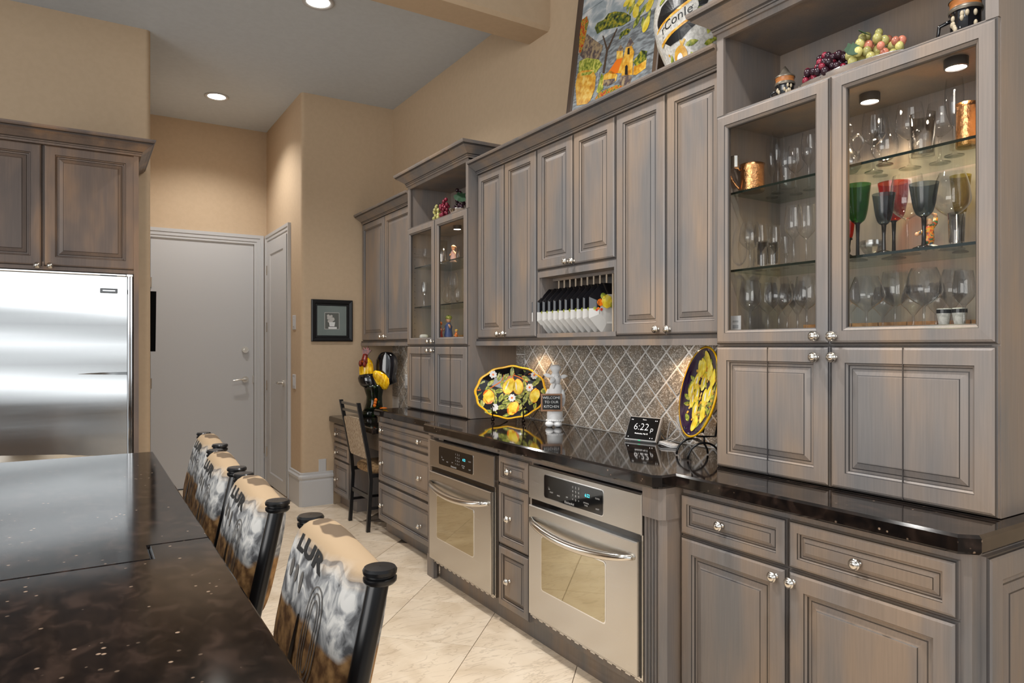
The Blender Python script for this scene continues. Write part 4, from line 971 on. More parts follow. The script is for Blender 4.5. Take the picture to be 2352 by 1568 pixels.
g = G(); g.tube([q(.036, .20, .0), q(.046, .165, .004), q(.044, .13, .012), q(.038, .115, .022)], [.012, .012, .010, .008], 10); g.tube([q(-.030, .20, .0), q(-.045, .165, .010), q(-.046, .14, .028)], [.012, .012, .009], 10); build('arm', g, CERG, cf, smooth=True)
hd = G()
for k in range(4): hd.tube([q(.037 - k * .0, .124 - k * .006, .022), q(.028, .124 - k * .006, .033), q(.020, .122 - k * .006, .036)], [.0035, .003, .0025], 6)
hd.tube([q(.038, .12, .022), q(.034, .13, .034)], [.004, .003], 6); build('hand', hd, CERG, cf, smooth=True)
cb = thing('chalkboard', 'small wood-framed chalkboard reading WELCOME TO OUR KITCHEN held by the figurine', 'sign', tuple(cb_ + dR * -.025 + dN * .045 + Vector((0, 0, .13))))
w0, w1, h0, h1 = -.078, .036, .088, .182; fb = lambda a, b, o: q(a, b, .040 + o)
P = [(0, 0, 0), (0, .008, 0), (.009, .008, 0), (.009, .005, 0)]
g = G().rings([[fb(w0 + i, h0 + i, o), fb(w1 - i, h0 + i, o), fb(w1 - i, h1 - i, o), fb(w0 + i, h1 - i, o)] for i, o, _ in P], 0, cap0=True, cap1=False); build('board_frame', g, mat('light_brown_wood', s2l(150, 112, 84), .5), cb)
g = G(); g.add([fb(w0 + .008, h0 + .008, .0055), fb(w1 - .008, h0 + .008, .0055), fb(w1 - .008, h1 - .008, .0055), fb(w0 + .008, h1 - .008, .0055)], [(0, 1, 2, 3)]); build('slate', g, mat('chalkboard_black', (.012, .012, .012), .6), cb)
g = G(); cm = (w0 + w1) / 2
for tx, z in (('WELCOME', .160), ('TO OUR', .137), ('KITCHEN', .113)): text_g(g, tx, .0195, lambda a, b, o, z=z: fb(cm + a, z + b, .0062), 0)
build('chalk_lettering', g, PRINT, cb, recalc=False)
# smart display
sd = thing('smart_display', 'white tabletop smart display showing 6:22p on the granite', 'display', (2.17, 2.36, CT))
d, up, nn = frame_axes((.12, -.45), 27); fs_ = placed((2.143, 2.338, CT + .006), d, up, nn); W2 = .083
g = G(); P = [(0, -.012, 0), (0, -.001, 0), (.003, .002, 0)]
rs = [[fs_(-W2 + i, .001 + i, o), fs_(W2 - i, .001 + i, o), fs_(W2 - i, .118 - i, o), fs_(-W2 + i, .118 - i, o)] for i, o, _ in P]; g.rings(rs); build('case', g, WHITE, sd)
g = G(); g.add([fs_(-W2 + .004, .006, .0026), fs_(W2 - .004, .006, .0026), fs_(W2 - .004, .113, .0026), fs_(-W2 + .004, .113, .0026)], [(0, 1, 2, 3)]); build('screen', g, BGLASS, sd, recalc=False)
g = G(); fx = lambda cx, cz: (lambda a, b, o: fs_(cx + a, cz + b, .0032))
text_g(g, '6:22', .047, fx(-.008, .066), 0, thin=.022); text_g(g, 'p', .034, fx(.050, .058), 0, thin=.022); text_g(g, 'Wednesday, May 22', .0085, fx(0, .034), 0); text_g(g, 'Timers', .007, fx(0, .102), 0)
for cx, cz in ((-.067, .100), (-.061, .100), (.058, .100), (.066, .100), (-.064, .016), (.05, .016), (.062, .016)):
    g.add([fs_(cx + .0022 * math.cos(PI / 3 * k), cz + .0022 * math.sin(PI / 3 * k), .0032) for k in range(6)], [tuple(range(6))], 0)
build('screen_print', g, mat('lit_screen_digits', (1, 1, 1), .5, emit=(1, 1, 1), es=.9), sd, recalc=False)
g = G(); g.add([fs_(-.008, .0, .0028), fs_(.004, .0, .0028), fs_(.004, .0035, .0028), fs_(-.008, .0035, .0028)], [(0, 1, 2, 3)]); build('status_light', g, mat('green_led', (0, .3, .12), .5, emit=(0, .8, .35), es=.7), sd, recalc=False)
g = G(); rs = []
for b, o0, o1, w_ in ((.0, -.075, -.010, .060), (.03, -.070, -.010, .062), (.085, -.045, -.012, .062), (.098, -.03, -.012, .055)):
    c0 = Vector((2.143, 2.338, CT + .001)); n0 = Vector((nn.x, nn.y, 0)).normalized()
    lo = math.sin(math.radians(27)) * b
    rs.append([tuple(c0 + d * sx * w_ + n0 * (oo - lo) + Vector((0, 0, b))) for sx, oo in ((-1, o1), (1, o1), (1, o0), (-1, o0))])
g.rings(rs); build('speaker_base', g, GREYP, sd)
# charger plug + cable
pg = thing('power_adapter', 'white plug-in power adapter on the tiles with a coiled white cable', 'charger', (2.25, 2.17, .98))
y_, z_ = onX(1559, 965, 2.23); 
g = G().rbox(2.225, 2.275, y_ - .030, y_ + .012, z_ - .045, z_ + .022, .004); build('plug_body', g, WHITE, pg)
plate('wall_outlet', 'white wall outlet on the stone tiles above the power adapter', 'outlet', lambda a, z, o: (WX - .012 - o, a, z), 2.09, 2.165, 1.02, 1.135)
g = G(); a = (2.235, y_ - .005, z_ - .045)
g.tube(smooth([a, (2.225, y_ - .0, z_ - .075), (2.19, y_ + .03, CT + .02), (2.17, y_ + .045, CT + .006), (2.19, y_ + .07, CT + .012)]), .002, 6)
g.tube(smooth([(2.22, 2.245, CT + .012), (2.225, 2.24, CT + .06), (2.225, 2.225, CT + .10), (2.22, 2.19, CT + .10), (2.21, 2.15, CT + .05), (2.18, 2.20, CT + .008)]), .002, 6)
for k in range(9):
    o_ = R.uniform(-.006, .006); z = CT + .003 + .0035 * (k % 4); y0_ = 2.228 + R.uniform(-.008, .008); y1_ = 2.12 + R.uniform(-.008, .008)
    g.tube(smooth([(2.155 + o_, y0_, z), (2.165 + o_ + .01, 2.21, z + .004), (2.16 + o_, y1_, z), (2.15 + o_ - .012, y1_ + .012, z), (2.15 + o_ - .006, 2.2, z + .006), (2.155 + o_, y0_, z)], 3), .0019, 5)
build('cable', g, WHITE, pg, smooth=True)
# round lemon plate on wire stand
rpn = Vector((-.9, .436, 0)).normalized(); Lr = math.radians(12); up = Vector((0, 0, 1)) * math.cos(Lr) - rpn * math.sin(Lr); nn = rpn * math.cos(Lr) + Vector((0, 0, 1)) * math.sin(Lr); d = Vector((.436, .9, 0)).normalized()
rpl = thing('serving_platter', 'large round purple-black plate of painted lemons beside the glass cabinet', 'plate', (2.03, 1.9, 1.0))
RR = .181; fr_ = placed((2.045, 1.897, 1.0 + .172), d, up, nn)
def ro(s, o, n=48): return [fr_(RR * s * math.cos(2 * PI * k / n), RR * s * math.sin(2 * PI * k / n), o) for k in range(n)]
g = G().rings([ro(.45, -.03), ro(.8, -.022), ro(.985, -.006), ro(1.012, .003), ro(.965, .002), ro(.9, -.003), ro(.66, -.016), ro(.02, -.018)], [0, 0, 1, 1, 0, 0, 0])
build('platter_body', g, [PURPLE, RIMY], rpl, smooth=True)
def dep2(a, b): r_ = math.hypot(a, b) / RR; return -.0172 if r_ < .66 else -.0165 + (r_ - .66) * .058
f2 = lambda a, b, o: fr_(a, b, dep2(a, b) + .001 + o)
g = G(); RL = random.Random(3)
for k in range(38):
    q_ = RL.uniform(0, 2 * PI); r_ = .138 * math.sqrt(RL.random()); g.prism(leafpoly(r_ * math.cos(q_), r_ * math.sin(q_), .05, .02, RL.uniform(0, 6.28)), f2, -.0004, .0006, 1)
for k in range(120):
    q_ = RL.uniform(0, 2 * PI); r_ = .13 * math.sqrt(RL.random()); a, b = r_ * math.cos(q_), r_ * math.sin(q_); g.prism([(a + .0065 * math.cos(PI / 3 * j), b + .0065 * math.sin(PI / 3 * j)) for j in range(6)], f2, .0004, .001 + .00001 * k, 2)
for a, b, an in ((-.04, .085, 80), (.03, .10, 70), (.0, .04, 95), (-.075, .0, 100), (-.04, -.02, 85), (.075, .04, 100), (.08, -.035, 80), (-.05, -.085, 75), (.03, -.075, 100), (.0, -.125, 60), (.105, .0, 90), (-.01, .13, 60), (.045, -.01, 85), (-.085, .06, 95), (.055, .09, 80)):
    g.prism(lemonpoly(a, b, .068, .048, math.radians(an)), f2, .0008, .002, 3); g.prism(lemonpoly(a - .005, b + .004, .03, .009, math.radians(an)), f2, .002, .0023, 4)
build('painted_pattern', g, [PURPLE, LEAFP, OCHRE, LEMON, PRINT], rpl)
ws = thing('plate_stand', 'black wire scroll stand under the round lemon plate', 'stand', (2.03, 1.9, CT))
q3 = placed((2.045, 1.897, CT), d, Vector((0, 0, 1)), rpn)
for s in (-1, 1):
    g = G(); a = s * .062; arc_ = [q3(a, .004 + .062 * math.sin(PI * k / 10), .065 * math.cos(PI * k / 10)) for k in range(11)]; g.tube(arc_, .0042, 8)
    g.tube([q3(a, .066, 0), q3(a, .092, .0)], .004, 8); g.tube([q3(a, .115, .032), q3(a, .092, .030), q3(a, .090, 0), q3(a, .090, -.045), q3(a, .22, -.068)], .0042, 8)
    build('stand_leg', g, BLACK, ws, smooth=True)
g = G().tube([q3(-.062, .066, 0), q3(.062, .066, 0)], .004, 8); build('cross_bar', g, BLACK, ws)

# rooster
ro_ = thing('ceramic_rooster', 'large glazed black and yellow ceramic rooster on the desk top', 'figurine', (1.99, 5.40, .775))
cb_ = Vector((1.99, 5.37, .775)); sc_ = 1 / 2180
def z2(x, y): return ((x - 400) * sc_, (1410 - y) * sc_)
def blob(name, L, m, n=20, dy=.8, off=0, jit=0.0):
    g = G(); rs = []; rj = random.Random(5)
    for x0, x1, y, *o in L:
        a0_, b = z2((x0 + x1) / 2, y); rr_ = (x1 - x0) / 2 * sc_; oo = (o[0] if o else 0) + off
        rs.append([q(a0_ + rr_ * math.cos(t) * (1 + rj.uniform(-jit, jit)), b, oo + rr_ * dy * math.sin(t)) for t in [2 * PI * j / n for j in range(n)]])
    g.rings(rs); return build(name, g, m, ro_, smooth=True)
q = lambda a, b, o=0: tuple(cb_ + dR * a + Vector((0, 0, b)) + dN * o)
blob('base', [(262, 500, 1409), (240, 515, 1395), (240, 520, 1330), (270, 510, 1290), (300, 500, 1270)], CERGB, jit=.05)
blob('legs', [(270, 560, 1300), (300, 610, 1230), (320, 600, 1150), (330, 600, 1050), (300, 615, 950), (280, 625, 880), (230, 600, 840)], CERGB, jit=.04)
blob('breast', [(280, 560, 900), (215, 560, 850), (180, 545, 780), (170, 530, 720), (190, 520, 670), (230, 480, 640)], CERB)
blob('neck', [(240, 300, 730, .035), (205, 400, 690, .01), (195, 450, 640), (190, 448, 560), (195, 440, 480), (225, 420, 420), (250, 370, 370), (270, 345, 345)], CERY)
blob('face', [(225, 345, 500, .035), (222, 365, 440, .03), (245, 350, 380, .02), (258, 350, 320, .01), (262, 345, 290)], CERR)
for (x0, x1, ya, yb) in ((215, 275, 400, 520), (280, 350, 410, 530)):
    g = G(); a, b = z2((x0 + x1) / 2, (ya + yb) / 2); g.ell(q(a, b, .066), (x1 - x0) / 2 * sc_, .014, (yb - ya) / 2 * sc_, 10, 8); build('wattle', g, CERR, ro_, smooth=True)
g = G(); pts = [z2(*p) for p in ((262, 320), (256, 205), (285, 232), (275, 168), (315, 205), (345, 158), (350, 200), (378, 180), (372, 222), (415, 225), (390, 262), (350, 300), (345, 325))]
g.prism(pts, lambda a, b, o: q(a, b, o), -.008, .012); build('comb', g, CERR, ro_)
g = G(); a, b = z2(262, 432); g.rings([[q(a + r_ * math.cos(t) - k * .004, b + r_ * math.sin(t) - k * .004, .05 + k * .015) for t in [2 * PI * j / 10 for j in range(10)]] for k, r_ in ((0, .012), (1, .009), (2, .002))]); build('beak', g, ORANGE, ro_, smooth=True)
g = G(); M_ = Matrix.Rotation(-.3, 3, 'Y'); a, b = z2(665, 560)
rs = []
for x0, x1, y in ((560, 700, 870), (540, 850, 800), (500, 830, 700), (470, 850, 600), (468, 862, 500), (480, 855, 400), (520, 820, 320), (570, 760, 270), (620, 700, 258)):
    a0_, bb = z2((x0 + x1) / 2, y); rr_ = (x1 - x0) / 2 * sc_; rs.append([q(a0_ + rr_ * math.cos(t) * (1 + .03 * math.cos(9 * t)), bb, -.045 + .045 * math.sin(t)) for t in [2 * PI * j / 24 for j in range(24)]])
g.rings(rs); build('tail', g, CERB, ro_, smooth=True)
g = G(); rs = []
for k, (x, y, w_) in enumerate(((480, 600, 30), (520, 660, 90), (580, 740, 125), (640, 810, 120), (680, 870, 80), (690, 915, 30))):
    a0_, bb = z2(x, y); rr_ = w_ * sc_; dv = (.707, .707)
    rs.append([q(a0_ + rr_ * math.cos(t) * .75, bb + rr_ * math.cos(t) * .66, .045 - k * .008 + .018 * math.sin(t)) for t in [2 * PI * j / 14 for j in range(14)]])
g.rings(rs); build('wing', g, CERY, ro_, smooth=True)
g = G()
for (x, y) in ((495, 1200), (505, 1150), (515, 1105)): a, b = z2(x, y); g.ell(q(a, b, .062), .014, .012, .016, 8, 6)
a, b = z2(630, 1268); g.ell(q(a, b, .01), .035, .03, .012, 10, 6); build('foot', g, ORANGE, ro_, smooth=True)

# ================================================================== TOP OF CABINETS
mz = ZT + .021
mu = thing('framed_mural', 'framed hand-painted tile mural of a seaside village leaning on the wall', 'picture', (2.12, 2.54, mz))
d = Vector((0, -1, 0)); lean_ = math.atan2(.079, .6); up = Vector((math.sin(lean_), 0, math.cos(lean_))); nn = Vector((-math.cos(lean_), 0, math.sin(lean_)))
fm = placed((2.115, 2.872, mz + .004), d, up, nn); MW, MH = .667, .93
P = [(0, -.02, 0), (0, .012, 0), (.006, .016, 0), (.034, .012, 0), (.04, .004, 0)]
g = G().rings([[fm(i, i, o), fm(MW - i, i, o), fm(MW - i, MH - i, o), fm(i, MH - i, o)] for i, o, _ in P], 0, cap0=True, cap1=False); build('frame', g, FRAMEB, mu)
tw = (MW - .08) / 3; thh = (MH - .08) / 4
for i in range(3):
    for j in range(4):
        g = G(); a0, b0 = .04 + i * tw, .04 + j * thh
        g.rings([[fm(a0 + e, b0 + e, o), fm(a0 + tw - e, b0 + e, o), fm(a0 + tw - e, b0 + thh - e, o), fm(a0 + e, b0 + thh - e, o)] for e, o in ((.0008, .001), (.0008, .004), (.002, .005))]); build('tile', g, SKYP if b0 > .30 else SEAP, mu)
g = G(); fq = lambda lay: (lambda a, b, o: fm(a, b, .0052 + lay * .0004 + o))
def zp(x, y):   # zoom pixel -> face coords
    u, v = 1200 + x / 5.113, y / 5.113; r_ = Vector(ray(u, v)); o = Vector((0, 0, 1.35)); c_ = Vector(fm(0, 0, .005)); t_ = (c_ - o).dot(nn) / r_.dot(nn); p = o + r_ * t_ - c_; return (p.dot(d), p.dot(up))
def poly(pts, m, lay=1): g.prism([zp(*p) for p in pts], fq(lay), 0, .0003, m)
poly([(690, 560), (760, 400), (850, 470), (950, 540), (900, 700), (720, 700), (670, 640)], 4, 1)
poly([(680, 250), (760, 190), (780, 260), (760, 330), (740, 460), (690, 620), (664, 620)], 3, 2)
poly([(655, 900), (670, 720), (760, 680), (900, 700), (940, 760), (860, 860), (700, 900)], 5, 2)
poly([(640, 1240), (625, 1000), (650, 870), (700, 830), (830, 820), (865, 900), (850, 1050), (800, 1180), (760, 1220)], 1, 3)
poly([(700, 860), (850, 830), (790, 880), (690, 890)], 5, 4)
poly([(850, 330), (880, 270), (960, 230), (1010, 160), (1090, 135), (1200, 145), (1275, 190), (1270, 240), (1180, 300), (1060, 330), (960, 350), (880, 400)], 0, 2)
poly([(940, 860), (985, 590), (940, 420), (955, 420), (1000, 560), (1110, 330), (1120, 335), (1005, 600), (965, 860)], 6, 2)
poly([(1135, 450), (1160, 380), (1230, 335), (1275, 345), (1240, 400), (1180, 420), (1150, 465)], 0, 2)
poly([(1165, 890), (1185, 690), (1215, 560), (1280, 520), (1315, 610), (1300, 700), (1295, 880)], 1, 3); poly([(1215, 560), (1270, 440), (1312, 510), (1290, 540)], 4, 4)
poly([(1100, 860), (1110, 600), (1185, 570), (1180, 700), (1170, 860)], 1, 2); poly([(1110, 600), (1155, 525), (1190, 570), (1180, 600)], 4, 3)
poly([(1205, 880), (1210, 780), (1230, 760), (1240, 780), (1240, 880)], 2, 4); poly([(1235, 640), (1240, 570), (1262, 560), (1262, 640)], 2, 4)
poly([(1010, 850), (1110, 700), (1180, 680), (1120, 860), (1060, 870)], 7, 3)
poly([(940, 1000), (960, 880), (1040, 830), (1120, 880), (1100, 950), (1000, 1010)], 1, 3); poly([(950, 1000), (960, 940), (1090, 920), (1090, 960), (1000, 1015)], 4, 4)
poly([(1140, 990), (1160, 890), (1230, 870), (1290, 900), (1260, 1000), (1160, 1010)], 4, 3)
poly([(1300, 880), (1310, 780), (1460, 680), (1450, 800), (1340, 880)], 1, 2); poly([(1300, 730), (1400, 590), (1465, 600), (1455, 700), (1340, 780)], 0, 3)
poly([(870, 1080), (930, 860), (960, 900), (950, 1040), (900, 1100)], 5, 2); poly([(850, 1160), (900, 1090), (1100, 1000), (1260, 1000), (1000, 1100), (860, 1170)], 3, 2)
for x, y, L, an in ((1230, 30, .05, 20), (1335, 130, .07, 100), (1500, 50, .07, 60), (1290, 20, .05, 50), (1455, 290, .07, 70), (1390, 20, .06, 20)): a, b = zp(x, y); g.prism(lemonpoly(a, b, L, L * .62, math.radians(an)), fq(4), 0, .0004, 8)
for x, y, an in ((1290, 90, 60), (1420, 110, 40), (1360, 220, 80), (1420, 270, 100), (1480, 200, 70), (1250, 60, 80), (1340, 250, 60)): a, b = zp(x, y); g.prism(leafpoly(a, b, .07, .026, math.radians(an)), fq(3), 0, .0004, 5)
build('painted_scene', g, [PINE, OCHRE, BLACK, FLOWR, STONEP, LEAFP, FRAMEB, ORANGE, LEMON], mu)
# painted apothecary jar
jr = thing('ceramic_jar', 'large white crackled ceramic jar with pomegranate and banner painting', 'jar', (2.13, 2.0, mz))
jc = (2.128, 2.005); JP = [(.001, 0), (.085, 0), (.09, .01), (.088, .04), (.105, .12), (.135, .20), (.150, .28), (.146, .34), (.125, .42), (.100, .46), (.098, .49), (.108, .51), (.103, .515), (.09, .50)]
g = G().lathe([(r_, mz + .001 + h) for r_, h in JP], (jc[0], jc[1], 0), 40, sy=1.1); build('jar_body', g, JARM, jr, smooth=True)
def jr_r(z):
    for (r0, h0_), (r1, h1_) in zip(JP[1:], JP[2:]):
        if h0_ <= z <= h1_: return r0 + (r1 - r0) * (z - h0_) / max(1e-6, h1_ - h0_)
    return .1
def fj(a, b, o):  # a = angle*0.14 around facing camera, b height above base
    th_ = math.atan2(-jc[1], -jc[0]) + a / .14; a -= .030; b = max(.004, b - .040); th_ = math.atan2(-jc[1], -jc[0]) + a / .14; r_ = jr_r(b) + .0012 + o; return (jc[0] + r_ * math.cos(th_), jc[1] + r_ * 1.1 * math.sin(th_), mz + .001 + b)
g = G()
def jpoly(pts, m, o=0): 
    n = len(pts); cx = sum(p[0] for p in pts) / n; cy = sum(p[1] for p in pts) / n
    dn = []
    for i in range(n):
        (a0, b0), (a1, b1) = pts[i], pts[(i + 1) % n]; kk = max(1, int(math.hypot(a1 - a0, b1 - b0) / .015)); dn += [(a0 + (a1 - a0) * j / kk, b0 + (b1 - b0) * j / kk) for j in range(kk)]
    n = len(dn); K_ = 6; vs = [fj(cx + (a - cx) * (1 - j / K_), cy + (b - cy) * (1 - j / K_), o) for j in range(K_) for a, b in dn] + [fj(cx, cy, o)]
    g.add(vs, [(j * n + i, j * n + (i + 1) % n, (j + 1) * n + (i + 1) % n, (j + 1) * n + i) for j in range(K_ - 1) for i in range(n)] + [((K_ - 1) * n + i, (K_ - 1) * n + (i + 1) % n, K_ * n) for i in range(n)], m)
jpoly([(-.13, .30), (-.10, .36), (-.02, .40), (.05, .39), (.08, .34), (.05, .26), (-.02, .21), (-.08, .20), (-.12, .23)], 0)
jpoly([(-.14, .27), (-.02, .315), (.04, .355), (.045, .32), (.035, .29), (-.03, .255), (-.13, .215)], 1, .0008); jpoly([(-.145, .275), (-.02, .32), (.045, .365), (.045, .355), (-.02, .313), (-.14, .268)], 2, .0012); jpoly([(-.13, .22), (-.03, .258), (.04, .292), (.045, .283), (-.03, .248), (-.13, .208)], 2, .0012)
jpoly(lemonpoly(-.035, .15, .075, .07, 1.3), 2, .0008); jpoly(lemonpoly(-.04, .145, .035, .03, 1.3), 3, .0014)
jpoly([(-.02, .185), (-.005, .205), (-.012, .21), (-.022, .20), (-.03, .21), (-.03, .188)], 2, .001)
for a, b, an, L in ((.02, .19, 10, .06), (.03, .14, -50, .05), (-.02, .10, 20, .04), (.06, .35, 30, .05), (.07, .30, -20, .06), (.02, .40, 60, .06), (-.05, .41, 100, .07), (-.09, .39, 40, .06), (.09, .24, 80, .05), (.12, .26, 110, .05), (.13, .21, 40, .05), (.16, .25, 80, .05), (.10, .19, 20, .05), (.17, .20, 140, .05), (-.09, .14, 80, .06), (-.07, .09, 100, .08), (.05, .44, 10, .05)):
    jpoly(leafpoly(a, b, L, .022, math.radians(an)), 4, .0013)
for a, b in ((.13, .27), (.15, .23), (.145, .285), (-.10, .17)): jpoly(lemonpoly(a, b, .010, .010, 0), 2, .0015)
text_g(g, 'rConIe', .046, lambda a, b, o: fj(-.04 + a, .288 + b + a * .38, .0016), 0)
build('painted_decoration', g, [BLACK, JARM, OCHRE, PRINT, LEAFP], jr, recalc=False)

# steins, grapes in the niches
NZ = 2.186
def stein(label, x, y, s=1.0, hd_=1):
    t = thing('beer_stein', label, 'stein', (x, y, NZ)); cc = (x, y, NZ + .001)
    S = lambda pr: [(r_ * s, h * s) for r_, h in pr]
    g = G().lathe(S([(.001, 0), (.043, 0), (.045, .01), (.041, .02), (.040, .085), (.044, .092)]), cc, 24, cap0=True); build('stein_body', g, CERB, t, smooth=True)
    g = G().lathe(S([(.0445, .092), (.046, .098), (.044, .104), (.042, .106)]), cc, 24); g_ = G().lathe(S([(.0462, .008), (.0465, .014), (.0445, .02)]), cc, 24); build('foot_band', g_, BLACK, t, smooth=True); build('grey_band', g, mat('pewter_grey', s2l(120, 112, 100), .4, .5), t, smooth=True)
    g = G().lathe(S([(.042, .106), (.040, .12), (.043, .124), (.043, .128)]), cc, 24); build('copper_band', g, mat('tan_glaze_band', s2l(176, 112, 60), .3), t, smooth=True)
    g = G().lathe(S([(.045, .128), (.044, .134), (.030, .144), (.020, .156), (.014, .168), (.008, .176), (.002, .186)]), cc, 24); build('pewter_lid', g, bpy.data.materials['pewter_grey'], t, smooth=True)
    g = G().tube([(x, y + .04 * s, NZ + .085 * s), (x, y + .075 * s, NZ + .08 * s), (x, y + .08 * s, NZ + .045 * s), (x, y + .042 * s, NZ + .02 * s)], .006 * s, 8); build('handle', g, CERB, t, smooth=True)
    g = G()
    for k in range(10):
        th_ = math.atan2(-y, -x) + R.uniform(-1, 1); zz = NZ + R.uniform(.03, .085) * s; g.ell((x + .041 * s * math.cos(th_), y + .041 * s * math.sin(th_), zz), .006 * s, .006 * s, .010 * s, 6, 5)
    build('relief_decoration', g, mat('cream_relief', s2l(190, 176, 150), .5), t, smooth=True); return t
x_ = 2.07; stein('pewter-lidded black and cream stein at the left of the large cabinet niche', x_, onX(1803, 200, x_)[0], .74)
stein('pewter-lidded dark stein at the far right of the large cabinet niche', x_, onX(2218, 60, x_)[0], .92)
SPH = {}
def grapes(label, cx, cy, z0, n, rx, ry, rz, mats, r_=.0105, group='grape bunches', seed=1, slope=0):
    t = thing('grape_bunch', label, 'fruit', (cx, cy, z0)); RG = random.Random(seed); pts = []; tries = 0
    while len(pts) < n and tries < 6000:
        tries += 1; a, b, c_ = RG.uniform(-1, 1), RG.uniform(-1, 1), RG.uniform(0, 1)
        if a * a + b * b + c_ * c_ > 1: continue
        p = Vector((cx + a * rx, cy + b * ry, z0 + r_ + c_ * rz))
        if all((p - o).length > r_ * 1.45 for o in pts): pts.append(p)
    for p in pts:
        m = RG.choice(mats)
        if m.name not in SPH: SPH[m.name] = build('grape', G().ell((0, 0, 0), 1, 1, 1.12, 10, 7), m, smooth=True); ob = SPH[m.name]
        else: ob = SPH[m.name].copy(); COL.objects.link(ob)
        ob.parent = t; ob.location = p - Vector((cx, cy, z0)); k = r_ * RG.uniform(.9, 1.15); ob.scale = (k, k, k)
    return t
def leafobj(t, c_, s, rot):
    M_ = Matrix.Rotation(rot[2], 3, 'Z') @ Matrix.Rotation(rot[1], 3, 'Y') @ Matrix.Rotation(rot[0], 3, 'X')
    pts = [(0, -.5), (.28, -.42), (.5, -.1), (.36, .15), (.3, .45), (.08, .35), (0, .55), (-.08, .35), (-.3, .45), (-.36, .15), (-.5, -.1), (-.28, -.42)]
    g = G(); g.prism(pts, lambda a, b, o: tuple(Vector(c_) + M_ @ Vector((a * s, b * s, o + .1 * s * abs(a)))), 0, .0012); build('leaf', g, GLEAF, t)
def dish(label, cx, cy, rx, ry, h=.03):
    t = thing('silver_dish', label, 'dish', (cx, cy, NZ)); g = G(); 
    rs = []
    for s_, z in ((.55, .001), (.6, .003), (.85, .018), (1.0, h), (1.02, h + .002), (.97, h), (.8, .02), (.5, .006)):
        rs.append([(cx + rx * s_ * math.cos(a) * (1 + .03 * math.cos(8 * a)), cy + ry * s_ * math.sin(a) * (1 + .03 * math.cos(8 * a)), NZ + z) for a in [2 * PI * j / 32 for j in range(32)]])
    g.rings(rs); build('bowl', g, CHROME, t, smooth=True); return t
yg = onX(1905, 130, 2.06)[0]; yp = onX(2015, 110, 2.06)[0]
dish('fluted silver dish under the purple and green grapes in the large cabinet', 2.07, (yg + yp) / 2 + .0, .075, .20)
b1 = grapes('bunch of dark purple and wine red grapes in the large cabinet niche', 2.05, yg - .005, NZ + .02, 70, .05, .088, .085, [GRD, GRD, GRR, GRR], .0115, seed=2)
b2 = grapes('bunch of pale green and blush grapes in the large cabinet niche', 2.06, yp + .008, NZ + .025, 46, .055, .092, .098, [GRG, GRG, GRG, GRP], .0128, seed=4)
leafobj(b2, (2.0, yp + .042, NZ + .075), .05, (1.2, .1, -.9)); leafobj(b2, (2.02, yp + .02, NZ + .12), .04, (.5, .4, -.5))
# left niche
yl = lambda u: onX(u, 480, 2.02)[0]
stein('small colourful stein behind grapes in the narrow cabinet niche', 2.09, yl(993) + .03, .85)
dish('silver dish beside grapes in the narrow cabinet niche', 2.05, yl(1042), .055, .07, .045)
grapes('bunch of pale cream grapes in the narrow cabinet niche', 2.03, yl(1001), NZ, 18, .02, .035, .13, [GRG], .012, seed=5)
grapes('bunch of bright red grapes in the narrow cabinet niche', 2.03, yl(1018), NZ, 30, .03, .05, .14, [GRR], .0115, seed=6)
b3 = grapes('bunch of black grapes in the narrow cabinet niche', 2.12, yl(1020) - .03, NZ, 40, .04, .11, .20, [GRD], .012, seed=7)
leafobj(b3, (2.06, yl(1044), NZ + .13), .085, (.9, .2, -.8)); leafobj(b3, (2.05, yl(1052), NZ + .10), .07, (.6, -.2, -.4))

# cabinet puck lights (lit) and under-cabinet lights
def puck(label, x, y, z, e, col=(1, .74, .44), r_=.03, h=.024, sz=2.2):
    t = thing('puck_light', label, 'light', (x, y, z), 'cabinet puck lights'); g = G().lathe([(.001, 0), (r_, 0), (r_, -h), (r_ - .004, -h - .002), (r_ - .005, -h + .002)], (x, y, z - .0005), 24); build('housing', g, mat('grey_lamp_housing', s2l(90, 86, 84), .4, .5), t, smooth=True, auto=True)
    g = G().lathe([(r_ - .005, -h + .001), (.001, -h + .001)], (x, y, z), 20); build('lens', g, LAMP, t)
    light('cabinet_spot', 'SPOT', (x, y, z - h - .004), e, col, spot_size=sz, spot_blend=.6, shadow_soft_size=.015)
puck('round puck light under the top of the right glass door section', 2.115, 1.245, 2.15, 18)
puck('round puck light half hidden by the top rail of the right glass door', 2.06, .965, 2.15, 14)
puck('round puck light inside the narrow glass cabinet', 2.1, 4.05, 2.15, 12)
for lab, y in (('puck light under the middle cupboards near the oval platter', 3.30), ('puck light under the middle cupboards near the round plate', 2.16), ('puck light under the cupboard above the desk', 5.15)):
    puck(lab, 2.17, y, 1.394, 4, col=(1, .66, .36) if y < 4 else (1, .92, .82), h=.018)

